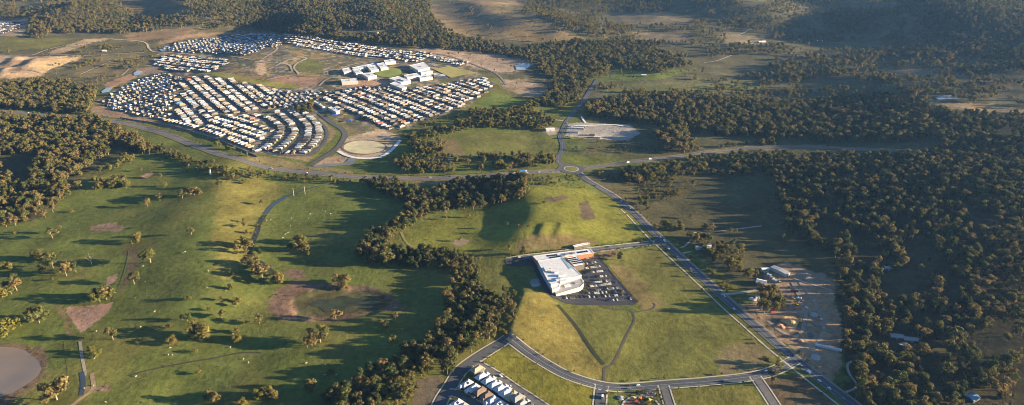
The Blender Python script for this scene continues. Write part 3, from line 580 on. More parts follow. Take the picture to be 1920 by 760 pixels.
# ------------------------------------------------------------------ trees: a few tree forms, height 1, scaled where they stand
def crown_mesh(name, rng, form, leafmat):
    """leaf-sized faces gathered in clumps through the crown's volume"""
    clumps = []
    if form == 'gum':
        for k in range(rng.randint(10, 13)):
            a = rng.uniform(0, 6.283); r = .27 * math.sqrt(rng.random()); z = rng.uniform(.36, .88)
            r *= 1.15 - abs(z - .58) * 1.3
            clumps.append((r * math.cos(a), r * math.sin(a), z, rng.uniform(.11, .18)))
    elif form == 'broad':
        for k in range(rng.randint(12, 16)):
            a = rng.uniform(0, 6.283); r = .40 * math.sqrt(rng.random()); z = rng.uniform(.30, .86) - r * .25
            clumps.append((r * math.cos(a), r * math.sin(a), z, rng.uniform(.13, .20)))
    elif form == 'tall':
        for k in range(10):
            z = .22 + .075 * k; r = .10 * (1.25 - z); a = rng.uniform(0, 6.283)
            clumps.append((r * math.cos(a), r * math.sin(a), z, .14 * (1.3 - z)))
    else:
        for k in range(6):
            a = rng.uniform(0, 6.283); r = .38 * math.sqrt(rng.random())
            clumps.append((r * math.cos(a), r * math.sin(a), rng.uniform(.32, .7), rng.uniform(.24, .34)))
    v = []; f = []
    nl = 54 if form != 'bush' else 22
    for cx, cy, cz, cr in clumps:
        for j in range(nl):
            d = Vector((rng.gauss(0, 1), rng.gauss(0, 1), rng.gauss(.25, .9))).normalized()
            p = Vector((cx, cy, cz)) + Vector((d.x, d.y, d.z * .78)) * cr * rng.uniform(.62, 1.1)
            nrm = (d + Vector((rng.gauss(0, .45), rng.gauss(0, .45), rng.gauss(.1, .45)))).normalized()
            a = nrm.orthogonal().normalized(); b = nrm.cross(a); t = rng.uniform(0, 6.283)
            a, b = a * math.cos(t) + b * math.sin(t), b * math.cos(t) - a * math.sin(t)
            s = cr * rng.uniform(.24, .46); k = len(v)
            v += [p - a * s, p + b * s * .6, p + a * s, p - b * s * .6]; f.append((k, k + 1, k + 2, k + 3))
    return mesh_of(name, [tuple(q) for q in v], f, [leafmat]), clumps
def trunk_mesh(name, rng, form, clumps, m):
    mb = MB(); hb = {'gum': .42, 'broad': .26, 'tall': .2, 'bush': .16, 'dead': .4}[form]
    lean = Vector((rng.gauss(0, .025), rng.gauss(0, .025), 0)); r = .024 if form != 'bush' else .03
    top = {'gum': .80, 'broad': .62, 'tall': .97, 'bush': .5, 'dead': .8}[form]
    tube(mb, [(0, 0, -.04), lean * .5 + Vector((0, 0, hb * .5)), lean + Vector((0, 0, hb)), lean * 1.6 + Vector((0, 0, top))], [r * 1.25, r, r * .85, r * .2], 6)
    ends = [Vector(c[:3]) for c in clumps]
    for e in rng.sample(ends, min(len(ends), 7)):
        s = lean + Vector((0, 0, hb * rng.uniform(.75, 1.2)))
        mid = s.lerp(e, .5) + Vector((0, 0, -.03))
        tube(mb, [s, mid, e], [r * .55, r * .36, r * .1], 4)
    return mb.mesh(name, [m])
FORMS = []       # (crown mesh, trunk mesh, form)
tr = random.Random(5)
SPEC = [('gum', LEAF, BARK)] * 5 + [('broad', LEAF, BARK)] * 3 + [('tall', LEAFD, BARKD)] * 2 + [('gum', LEAFD, BARKD)] * 2 + [('broad', LEAFY, BARK)] * 2 + [('bush', LEAF, BARKD)] * 2
for form, lm, bm_ in SPEC:
    cm, cl = crown_mesh('crown', tr, form, lm); FORMS.append((cm, trunk_mesh('trunk', tr, form, cl, bm_), form))
dead_cl = [(.30 * math.cos(a), .30 * math.sin(a), z) for a, z in zip(np.linspace(0, 6.0, 9), (.9, .7, .98, .66, .85, .75, .95, .6, .8))]
DEAD = trunk_mesh('bare_limbs', tr, 'dead', dead_cl, mat('dead_wood', (.42, .37, .31), .9, .2, 1))
GUM, BROAD, TALL, DARK, YEL, BUSH = (0, 1, 2, 3, 4), (5, 6, 7), (8, 9), (10, 11), (12, 13), (14, 15)

TREES = []    # x, y, height, form, zone, hand placed
def T(px, py, h, form='g', zone=None):
    x, y = P(px, py)
    k = tr.choice({'g': GUM, 'b': BROAD, 't': TALL, 'd': DARK, 'y': YEL, 'u': BUSH}[form[0]]) if form != 'x' else -1
    TREES.append((x, y, h, k, zone, True))
Z1 = 'in the pasture at far left'
for p in [(99, 447, 17, 'g'), (110, 437, 13, 'g'), (80, 487, 17, 'b'), (70, 484, 14, 'b'), (95, 488, 14, 'b'), (100, 503, 15, 'g'), (80, 512, 13, 'd'), (125, 518, 20, 'g'), (143, 511, 14, 'g'),
          (15, 505, 11, 'y'), (27, 532, 15, 'g'), (32, 545, 17, 'g'), (14, 540, 11, 'b'), (5, 558, 15, 'y'), (22, 552, 11, 'g'), (-6, 530, 15, 'g'), (134, 399, 6, 'u'), (49, 415, 7, 'y'), (85, 408, 12, 'g'), (100, 398, 13, 'g'),
          (30, 424, 17, 'g'), (20, 418, 17, 'g'), (12, 426, 14, 'g'), (40, 402, 15, 'g'), (114, 480, 4, 'u'), (100, 526, 5, 'u'), (28, 440, 5, 'u')]: T(*p, zone=Z1)
T(172, 496, 15, 'x', Z1)
Z2 = 'on the slope left of the pasture ridge'
for p in [(257, 455, 16, 'y'), (359, 440, 13, 'g'), (277, 388, 12, 'g'), (282, 493, 24, 'g'), (252, 533, 18, 'g'), (188, 566, 16, 'y'), (200, 562, 20, 'g'), (208, 556, 19, 'b'), (180, 558, 12, 'd'), (269, 427, 4, 'u')]: T(*p, zone=Z2)
Z3 = 'between the pasture ridge and the creek'
for p in [(447, 474, 15, 'g'), (460, 466, 20, 'y'), (463, 478, 12, 'g'), (470, 503, 19, 'b'), (461, 500, 14, 'g'), (480, 508, 15, 'g'), (492, 520, 20, 'b'), (484, 516, 14, 'b'), (501, 523, 13, 'g'), (522, 531, 18, 'y'), (437, 518, 9, 'y'),
          (434, 543, 9, 'y'), (355, 562, 7, 'y'), (415, 565, 7, 'g'), (445, 567, 7, 'y'), (458, 428, 11, 'g'), (457, 418, 7, 'g'), (464, 438, 7, 'y'), (487, 478, 10, 'd'), (484, 490, 7, 'y'), (490, 385, 10, 'g')]: T(*p, zone=Z3)
Z4 = 'near the lone dam at lower left'
for p in [(11, 627, 20, 'y'), (27, 616, 17, 'y'), (2, 622, 15, 'y'), (74, 606, 22, 'b'), (64, 600, 16, 'b'), (107, 750, 25, 'b'), (212, 637, 18, 'g'), (171, 661, 8, 'y'), (184, 669, 9, 'y')]: T(*p, zone=Z4)
Z5 = 'on the lower left pasture'
for p in [(375, 633, 20, 'y'), (368, 628, 13, 'd'), (325, 645, 11, 'y'), (352, 603, 12, 'g'), (342, 600, 7, 'g'), (417, 598, 12, 'g'), (447, 641, 12, 'y'), (445, 624, 8, 'y'), (319, 615, 7, 'u'), (366, 662, 6, 'u'), (372, 701, 6, 'u'),
          (404, 750, 14, 'b'), (457, 760, 9, 'y'), (442, 576, 8, 'g'), (395, 583, 7, 'u'), (487, 607, 13, 'g'), (462, 607, 5, 'u'), (385, 748, 5, 'u')]: T(*p, zone=Z5)
Z6 = 'around the dried-up swamp'
for p in [(630, 601, 16, 'g'), (642, 532, 19, 'b'), (645, 543, 13, 'y'), (741, 602, 11, 'g'), (721, 616, 11, 'y')]: T(*p, zone=Z6)
Z7 = 'on the shaded flat left of the lower creek belt'
for p in [(601, 642, 23, 'g'), (590, 644, 18, 'b'), (585, 648, 16, 'g'), (577, 652, 15, 'g'), (735, 642, 9, 'y'), (582, 731, 13, 'y'), (495, 746, 13, 'y'), (505, 744, 12, 'b'), (512, 748, 12, 'y'), (620, 702, 8, 'y')]: T(*p, zone=Z7)
Z8 = 'on the flat between creek and bend'
for p in [(567, 458, 15, 'y'), (567, 471, 18, 'y'), (560, 455, 12, 'y'), (544, 471, 11, 'd'), (581, 478, 7, 'y')]: T(*p, zone=Z8)
Z9 = 'near the white pillar on the upper pasture'
for p in [(411, 350, 14, 'd'), (310, 350, 10, 'y'), (302, 334, 10, 'g'), (300, 376, 14, 'g'), (278, 380, 10, 'y'), (147, 354, 15, 'g'), (365, 366, 16, 'b'), (358, 368, 14, 'g'), (342, 372, 15, 'g'), (350, 364, 11, 'g'), (373, 366, 14, 'b'),
          (205, 318, 11, 'y'), (220, 315, 10, 'y'), (188, 322, 11, 'g'), (150, 330, 11, 'y'), (350, 312, 5, 'u'), (304, 306, 5, 'u'), (353, 322, 7, 'g'), (265, 322, 8, 'g')]: T(*p, zone=Z9)
Z10 = 'in the round copse on the upper pasture'
for _ in range(22):
    T(176 + 68 * tr.random(), 338 + 19 * tr.random(), tr.uniform(8, 13), tr.choice('gyb'), Z10)
Z11 = 'in the little clump below the highway cutting'
for _ in range(11): T(225 + 30 * tr.random(), 292 + 16 * tr.random(), tr.uniform(8, 13), tr.choice('gy'), Z11)
Z12 = 'on the grassy knoll beside the shops'
for p in [(981, 478, 12, 'd'), (878, 408, 8, 'y'), (836, 412, 7, 'g'), (972, 428, 6, 'g'), (990, 428, 6, 'g'), (950, 424, 7, 'g'), (863, 453, 6, 'g'), (955, 468, 7, 'g'), (900, 488, 6, 'y'), (1020, 382, 6, 'u'), (825, 478, 12, 'y'), (840, 482, 9, 'y')]: T(*p, zone=Z12)
Z13 = 'along the main road verge'
for p in [(1230, 432, 11, 'g'), (1242, 425, 11, 'g'), (1250, 428, 13, 'y'), (1262, 432, 12, 'g'), (1275, 428, 12, 'g'), (1278, 432, 9, 'y'), (1297, 410, 8, 'g'), (1320, 430, 11, 'g'), (1332, 432, 12, 'b'), (1210, 392, 14, 'g'), (1204, 384, 12, 'b'), (1215, 395, 9, 'y'),
          (1125, 330, 10, 'y'), (1028, 340, 10, 'g'), (1150, 482, 9, 'g'), (1160, 488, 10, 'd'), (1164, 482, 9, 'g'), (1200, 380, 12, 'g'), (1460, 690, 9, 'y'), (1448, 722, 9, 'g'), (1437, 682, 8, 'd'), (1432, 680, 8, 'g')]: T(*p, zone=Z13)
Z14 = 'in the shaded paddock right of the main road'
for p in [(1305, 458, 13, 'g'), (1298, 452, 15, 'b'), (1340, 472, 12, 'g'), (1350, 470, 12, 'y'), (1388, 472, 13, 'y'), (1375, 462, 12, 'g'), (1372, 495, 14, 'y'), (1368, 490, 11, 'g'), (1388, 508, 9, 'y'), (1404, 520, 13, 'y'), (1418, 518, 9, 'g'), (1390, 492, 11, 'g'),
          (1468, 448, 8, 'g'), (1440, 382, 9, 'g'), (1420, 390, 7, 'g'), (1300, 350, 12, 'g'), (1256, 352, 12, 'g')]: T(*p, zone=Z14)

FOREST = [  # outline in photo pixels, density, mean height, forms
    (F_RIGHT, .70, 13, 'ggggbdd'),
    ([(1085, 200), (1200, 182), (1500, 196), (1640, 180), (1740, 200), (1752, 262), (1640, 270), (1400, 260), (1280, 246), (1180, 228), (1100, 220)], .92, 15, 'ggggd'),
    ([(1230, 252), (1285, 246), (1300, 282), (1290, 290), (1240, 278)], .7, 16, 'ggg'),
    ([(1280, 284), (1450, 264), (1470, 274), (1300, 292)], .45, 11, 'gyu'),
    ([(662, 336), (720, 340), (760, 352), (800, 366), (830, 352), (880, 342), (960, 334), (990, 338), (994, 362), (980, 374), (930, 384), (880, 394), (830, 400), (800, 402), (780, 398), (745, 378), (700, 358)], .98, 14, 'ggdd'),
    ([(780, 388), (815, 395), (800, 412), (770, 430), (735, 452), (722, 466), (745, 472), (735, 503), (700, 504), (676, 494), (668, 475), (690, 452), (730, 430)], .98, 16, 'ggdd'),
    ([(735, 470), (790, 470), (850, 480), (880, 492), (886, 520), (850, 512), (790, 505), (740, 498)], 1.0, 13, 'tddd'),
    ([(850, 500), (890, 488), (902, 520), (893, 545), (925, 560), (975, 548), (968, 585), (950, 622), (905, 645), (862, 680), (838, 704), (790, 716), (772, 745), (775, 790), (590, 790), (610, 745), (660, 722), (730, 688), (790, 640), (832, 606), (838, 560), (850, 530)], .95, 13, 'ggdd'),
    ([(760, 262), (800, 248), (860, 232), (960, 222), (980, 238), (900, 240), (840, 256), (830, 290), (900, 296), (1030, 294), (1042, 316), (900, 326), (760, 328), (735, 312), (770, 290)], .50, 12, 'ggyd'),
    ([(-40, 214), (60, 220), (190, 230), (262, 262), (300, 284), (290, 292), (240, 282), (212, 268), (203, 296), (165, 312), (122, 340), (130, 372), (70, 405), (40, 420), (-40, 424)], .62, 15, 'ggggb'),
    ([(-40, 158), (40, 158), (90, 152), (180, 168), (176, 190), (166, 214), (60, 209), (-40, 201)], .95, 15, 'gggb'),
    ([(262, 262), (290, 274), (360, 300), (460, 325), (465, 346), (410, 330), (340, 302), (280, 286)], .95, 10, 'gydu'),
    ([(330, 300), (420, 316), (468, 335), (462, 346), (400, 332), (340, 312)], .6, 8, 'gyu'),
    ([(400, 272), (440, 282), (480, 300), (470, 304), (410, 286)], .7, 8, 'gyu'),
    ([(470, 314), (560, 328), (660, 336), (655, 346), (560, 344), (470, 334)], .85, 8, 'gdu'),
    ([(-40, -30), (400, -30), (520, 62), (430, 52), (320, 70), (250, 62), (150, 62), (95, 64), (60, 80), (-40, 82)], .48, 14, 'ggg'),
    ([(380, 15), (520, -5), (800, -5), (815, 40), (850, 66), (920, 84), (1000, 98), (1000, 116), (900, 98), (760, 88), (640, 76), (520, 62), (450, 50)], .95, 15, 'gggd'),
    ([(990, 88), (1090, 78), (1240, 80), (1270, 100), (1310, 118), (1240, 138), (1150, 126), (1120, 150), (1100, 186), (1060, 200), (980, 205), (1040, 176), (1030, 150), (995, 120)], .70, 14, 'ggyd'),
    ([(1000, -30), (1950, -30), (1950, 195), (1740, 190), (1640, 175), (1440, 185), (1330, 110), (1250, 85), (1090, 70), (1000, 25)], .26, 14, 'ggg'),
    ([(1680, -30), (1960, -30), (1960, 150), (1800, 100), (1700, 40)], .6, 15, 'ggd'),
    ([(1540, 24), (1690, 20), (1700, 50), (1570, 60)], .7, 15, 'ggg'),
    ([(1440, 130), (1500, 110), (1640, 100), (1780, 80), (1800, 120), (1640, 160), (1500, 160)], .36, 15, 'ggg'),
    ([(1100, 158), (1440, 168), (1640, 180), (1500, 190), (1200, 184)], .30, 11, 'gyu'),
    ([(1000, -30), (1240, -30), (1260, 20), (1120, 22), (1120, 70), (1040, 40), (980, 26)], .5, 13, 'ggg'),
    ([(100, 84), (290, 82), (300, 96), (240, 140), (170, 165), (120, 140), (160, 112)], .24, 9, 'gyu'),
    ([(0, 76), (100, 66), (90, 96), (0, 100)], .2, 10, 'gu'),
    ([(1150, 322), (1290, 306), (1310, 326), (1240, 342), (1180, 346)], .60, 11, 'gyd'),
    ([(1190, 348), (1290, 340), (1296, 362), (1240, 384), (1200, 372)], .40, 8, 'gyu'),
    ([(1110, 330), (1150, 320), (1190, 360), (1150, 352)], .30, 6, 'uug'),
    ([(1290, 300), (1460, 288), (1500, 300), (1440, 330), (1300, 330)], .50, 11, 'gyd'),
    ([(1300, 448), (1330, 445), (1372, 468), (1390, 505), (1368, 512), (1330, 488)], .50, 10, 'gyb'),
    ([(1320, 500), (1336, 498), (1385, 548), (1370, 556)], .9, 6, 'uuy'),
    ([(1424, 545), (1455, 538), (1474, 566), (1460, 590), (1425, 588)], .95, 14, 'gg'),
    ([(1750, 205), (1800, 215), (1950, 216), (1950, 292), (1760, 284)], .55, 14, 'ggd'),
    ([(1640, 178), (1740, 196), (1950, 214), (1950, 180), (1800, 150)], .3, 12, 'gg'),
    ([(880, 208), (990, 206), (1040, 226), (1040, 240), (960, 246), (870, 226)], .75, 11, 'gdy'),
    ([(548, 208), (560, 198), (590, 196), (592, 208), (570, 216)], .9, 10, 'gdy'),
    ([(430, 172), (500, 178), (520, 188), (480, 190)], .5, 7, 'dyu'),
    ([(1000, 326), (1110, 334), (1160, 360), (1190, 390), (1170, 388), (1120, 356), (1020, 350), (985, 352)], .45, 6, 'ugy'),
    ([(955, 560), (975, 545), (970, 590), (945, 626), (930, 628)], .7, 6, 'uuy'),
    ([(1060, 282), (1120, 284), (1200, 290), (1260, 286), (1250, 278), (1130, 276)], .4, 7, 'ugd'),
    ([(780, 228), (870, 206), (890, 212), (800, 240)], .35, 6, 'duy'),
    ([(1350, 380), (1390, 412), (1410, 440), (1330, 440)], .08, 9, 'gy'),
    ([(500, 396), (492, 415), (488, 436), (480, 460), (476, 476), (500, 500), (530, 524), (515, 526), (484, 500), (462, 480), (470, 440), (482, 412)], .45, 4.5, 'uuy'),
    ([(800, 5), (1000, 20), (1090, 70), (1000, 82), (860, 70), (810, 40)], .07, 11, 'ggu'), ([(0, 60), (300, 60), (300, 130), (160, 165), (0, 100)], .05, 9, 'gu'), ([(1000, 0), (1920, 0), (1920, 190), (1100, 186), (1000, 90)], .07, 12, 'ggy'),
    ([(1060, 258), (1240, 262), (1280, 300), (1100, 312)], .06, 8, 'gu'), ([(770, 92), (1000, 112), (1030, 175), (950, 170)], .06, 8, 'gu'), ([(400, 100), (690, 108), (600, 160), (400, 150)], .06, 5, 'uy'),
    ([(508, 560), (545, 528), (640, 534), (745, 566), (770, 585), (700, 588), (690, 578), (720, 568), (640, 546), (575, 550), (556, 568), (560, 592), (640, 598), (620, 606), (520, 600)], .45, 2.4, 'uu'),
    ([(40, 645), (70, 650), (92, 690), (70, 722), (20, 752), (60, 716), (78, 690)], .5, 2.2, 'uu'), ([(300, 686), (500, 655), (500, 664), (240, 710)], .3, 2.4, 'uu'),
]
def near_road(x, y, pad):
    m = np.zeros(len(x), bool)
    for key, (l, wd) in LINES.items():
        q = l[::1]; more = {'hwy': 13, 'east': 5, 'north': 4}.get(key, 0) if pad > 3 else 0
        for i in range(0, len(q), 1):
            r = wd / 2 + pad + more
            m |= (np.abs(x - q[i, 0]) < r) & (np.abs(y - q[i, 1]) < r) & ((x - q[i, 0]) ** 2 + (y - q[i, 1]) ** 2 < r * r)
    return m
CLEAR = [  # openings in the woods
    [(1690, 620), (1720, 626), (1716, 660), (1672, 662), (1664, 628)], [(1805, 738), (1850, 732), (1870, 775), (1800, 775)],
    [(1655, 512), (1720, 505), (1745, 560), (1660, 580)], [(1690, 455), (1752, 452), (1750, 490), (1700, 492)], [(1532, 418), (1572, 414), (1576, 460), (1535, 462)],
    [(1775, 520), (1795, 515), (1800, 555), (1775, 560)], [(1640, 690), (1690, 690), (1700, 720), (1650, 722)], [(1520, 388), (1550, 392), (1540, 406)], [(1810, 395), (1860, 395), (1870, 430), (1820, 430)],
    [(1730, 672), (1750, 672), (1755, 745), (1738, 745)], [(640, 56), (750, 58), (745, 70), (640, 68)], [(0, 292), (90, 288), (60, 318), (50, 336), (0, 334)], [(1180, 105), (1160, 108), (1170, 113)],
    [(1225, 85), (1330, 90), (1320, 112), (1240, 100)], [(1120, 25), (1300, 30), (1290, 50), (1150, 48)], [(1190, 58), (1300, 62), (1300, 82), (1215, 80)], [(1260, 112), (1440, 100), (1440, 140), (1345, 150), (1320, 125)],
    [(1500, 84), (1640, 76), (1700, 90), (1560, 96)], [(1640, 128), (1760, 128), (1740, 150), (1650, 146)], [(1360, 60), (1450, 62), (1440, 84), (1360, 84)], [(1500, 150), (1600, 146), (1620, 166), (1500, 172)], [(1740, 186), (1920, 200), (1920, 218), (1745, 206)],
    [(-50, 38), (55, 36), (52, 70), (20, 80), (-50, 82)], [(205, -10), (330, 0), (360, 25), (285, 38), (240, 22)], [(30, 4), (85, 6), (75, 18), (30, 16)], [(230, 66), (380, 52), (330, 76)], [(0, 70), (160, 76), (100, 92), (0, 98)], [(1190, 150), (1330, 154), (1330, 170), (1150, 172)]]
def grow():
    cand = []
    # jittered lattice on the ground, finer close by
    for (y0, y1, s) in ((480, 1150, 6.8), (1150, 1900, 7.6), (1900, 2900, 9.4), (2900, 4500, 11.0)):
        ys = np.arange(y0, y1, s); 
        for yy in ys:
            hw = yy * .80 + 60
            xs = np.arange(-hw, hw, s); cand.append(np.stack([xs + RNG.uniform(-.48, .48, len(xs)) * s, yy + RNG.uniform(-.48, .48, len(xs)) * s, np.full(len(xs), s)], 1))
    c = np.concatenate(cand); x, y = c[:, 0], c[:, 1]; z = height(x, y); px, py = pix(x, y, z)
    nz = fbm(x / 42, y / 42, 71, 3); nb = fbm(x / 150, y / 150, 77, 2)
    keep = np.zeros(len(x), bool); hh = np.zeros(len(x)); fo = np.full(len(x), -1)
    wob = (vnoise(x / 14, y / 14, 80) - .5) * 8; woy = (vnoise(x / 14, y / 14, 83) - .5) * 5
    u = RNG.random(len(x)); u2 = RNG.random(len(x))
    for poly, dn, h, forms in FOREST:
        m = inside(px + wob, py + woy, poly)
        thr = dn * (.10 + 1.75 * sstep(.52 - .35 * dn, .72 - .35 * dn, nz * .65 + nb * .35)) if dn < .9 else dn * np.ones(len(x))
        k = m & (u < np.minimum(thr, 1.0) * (np.where(y < 1150, .55, np.where(y < 1900, .68, .80)) if dn < .94 else .74))
        keep |= k; hh[k] = h * (.55 + .85 * u2[k]); 
        fs = np.array([[*{'g': GUM, 'b': BROAD, 't': TALL, 'd': DARK, 'y': YEL, 'u': BUSH}[q]] [0] for q in forms])
        ln = np.array([len({'g': GUM, 'b': BROAD, 't': TALL, 'd': DARK, 'y': YEL, 'u': BUSH}[q]) for q in forms])
        pick = RNG.integers(0, len(forms), len(x)); sub = RNG.random(len(x))
        fo[k] = (fs[pick] + np.floor(ln[pick] * sub).astype(int))[k]
    for p in CLEAR: keep &= ~inside(px, py, p)
    keep &= ~near_road(x, y, 3.5)
    vis = (px > -160) & (px < 2080) & (py > -40) & (py < 830)
    keep &= vis
    hh = np.where(np.isin(fo, BUSH), hh * .6, hh)
    return x[keep], y[keep], hh[keep], fo[keep], px[keep], py[keep]
fx, fy, fh, ff, fpx, fpy = grow()
print('forest trees', len(fx))

def forest_zone(px, py):
    if px > 1440 and py > 280:
        if py > 690: return 'in the right-hand forest at the bottom edge'
        if px < 1640 and py > 560: return 'at the forest edge beside the works yard'
        if py > 560: return 'in the forest around the hidden farmhouse' if px < 1780 else 'in the forest near the right edge'
        return 'in the middle of the right-hand forest'
    if py > 700 and px < 790: return 'in the creek belt where it meets the bottom edge'
    if 550 < px < 990 and py > 610: return 'in the creek belt beside the curved estate road'
    if 790 < px < 990 and py > 500: return 'in the creek belt left of the shops'
    if 640 < px < 900 and py > 440: return 'in the creek bend below the pale knoll'
    if 640 < px < 1000 and py > 330: return 'in the belt along the foot of the highway'
    if px < 500: return 'in the wood at the upper left'
    return 'in scattered scrub near the main road'
COLN = {**{k: 'olive gum' for k in GUM}, **{k: 'broad olive' for k in BROAD}, **{k: 'slender dark' for k in TALL}, **{k: 'dark green' for k in DARK}, **{k: 'yellow-green' for k in YEL}, **{k: 'low bushy' for k in BUSH}}
NMAX = 300
hand = [t for t in TREES]
hp = [(t, *[float(v) for v in pix(t[0], t[1], H(t[0], t[1]))]) for t in hand]
size = fh / np.maximum(fy, 1)
inview = (fpx > 6) & (fpx < 1914) & (fpy > 250) & (fpy < 756)
order = np.argsort(-np.where(inview, size, 0))[:max(0, NMAX - len(hand))]
chosen = np.zeros(len(fx), bool); chosen[order] = True
allt = [(t[0], t[1], t[2], t[3], t[4], True, a, b) for t, a, b in hp] + \
       [(fx[i], fy[i], fh[i], int(ff[i]), forest_zone(fpx[i], fpy[i]), False, fpx[i], fpy[i]) for i in order]
allt.sort(key=lambda t: t[6])
cnt = {}
for x, y, h, k, zone, hd, px, py in allt:
    kind = 'bare dead tree' if k < 0 else COLN[k] + (' tree' if k not in BUSH else ' shrub')
    key = (kind, zone)
    if hd:
        i = cnt.get(key, 0); cnt[key] = i + 1; lab = f'{kind}, {ordn(i)} from left {zone}'
    else: lab = f'{kind} standing {zone}'
    e = bpy.data.objects.new('gum_tree' if k >= 0 and k not in BUSH else ('dead_tree' if k < 0 else 'shrub'), None); col.objects.link(e)
    e.location = (float(x), float(y), H(x, y)); e.rotation_euler.z = random.uniform(0, 6.28)
    wf = random.uniform(.95, 1.3); h = h * 1.12; e.scale = (h * wf, h * wf, h)
    tag(e, lab, 'tree' if k not in BUSH else 'shrub', 'trees ' + zone)
    if k < 0: put('trunk', DEAD, e)
    else: put('trunk', FORMS[k][1], e); put('crown', FORMS[k][0], e)

def scatter(name, x, y, h, form, label, cat, sink=0.0):
    """one mass of plants, grown on points by geometry nodes"""
    z = height(x, y) - sink
    me = bpy.data.meshes.new(name); me.vertices.add(len(x)); me.vertices.foreach_set('co', np.stack([x, y, z], 1).ravel())
    r = np.random.default_rng(4)
    a = me.attributes.new('size', 'FLOAT_VECTOR', 'POINT'); wf = r.uniform(.72, 1.25, len(x)); a.data.foreach_set('vector', np.stack([h * wf, h * wf, h], 1).ravel())
    a = me.attributes.new('turn', 'FLOAT_VECTOR', 'POINT'); a.data.foreach_set('vector', np.stack([r.normal(0, .06, len(x)), r.normal(0, .06, len(x)), r.uniform(0, 6.28, len(x))], 1).ravel())
    a = me.attributes.new('form', 'INT', 'POINT'); a.data.foreach_set('value', form.astype(np.int32))
    o = put(name, me); g = bpy.data.node_groups.new(name, 'GeometryNodeTree')
    g.interface.new_socket('Geometry', in_out='INPUT', socket_type='NodeSocketGeometry'); g.interface.new_socket('Geometry', in_out='OUTPUT', socket_type='NodeSocketGeometry')
    gi = g.nodes.new('NodeGroupInput'); go = g.nodes.new('NodeGroupOutput'); J = g.nodes.new('GeometryNodeJoinGeometry')
    def attr(n, t):
        q = g.nodes.new('GeometryNodeInputNamedAttribute'); q.data_type = t; q.inputs['Name'].default_value = n; return q.outputs['Attribute']
    sz, tn, fm = attr('size', 'FLOAT_VECTOR'), attr('turn', 'FLOAT_VECTOR'), attr('form', 'INT')
    for k in sorted(set(int(q) for q in form)):
        cmp = g.nodes.new('FunctionNodeCompare'); cmp.data_type = 'INT'; cmp.operation = 'EQUAL'
        ii = [s for s in cmp.inputs if s.type == 'INT']; ii[1].default_value = k; g.links.new(fm, ii[0])
        ip = g.nodes.new('GeometryNodeInstanceOnPoints'); g.links.new(gi.outputs[0], ip.inputs['Points']); g.links.new(cmp.outputs[0], ip.inputs['Selection'])
        oi = g.nodes.new('GeometryNodeObjectInfo'); oi.inputs['Object'].default_value = src(k); oi.transform_space = 'ORIGINAL'
        g.links.new(oi.outputs['Geometry'], ip.inputs['Instance']); g.links.new(tn, ip.inputs['Rotation']); g.links.new(sz, ip.inputs['Scale'])
        g.links.new(ip.outputs[0], J.inputs[0])
    g.links.new(J.outputs[0], go.inputs[0])
    md = o.modifiers.new('scatter', 'NODES'); md.node_group = g
    return tag(o, label, cat, kind='stuff')
SRC = {}
def src(k):
    if k not in SRC:
        cm, tm, _ = FORMS[k]; bm = bmesh.new(); bm.from_mesh(tm); n = len(bm.faces); bm.from_mesh(cm)
        for i, q in enumerate(bm.faces): q.material_index = 0 if i < n else 1
        me = bpy.data.meshes.new('tree_form'); bm.to_mesh(me); bm.free(); me.materials.append(tm.materials[0]); me.materials.append(cm.materials[0])
        SRC[k] = bpy.data.objects.new('tree_form', me)
    return SRC[k]
rest = ~chosen
scatter('woodland', fx[rest], fy[rest], fh[rest], ff[rest], 'gum woodland over the hills, creek belts and paddock edges', 'woodland')

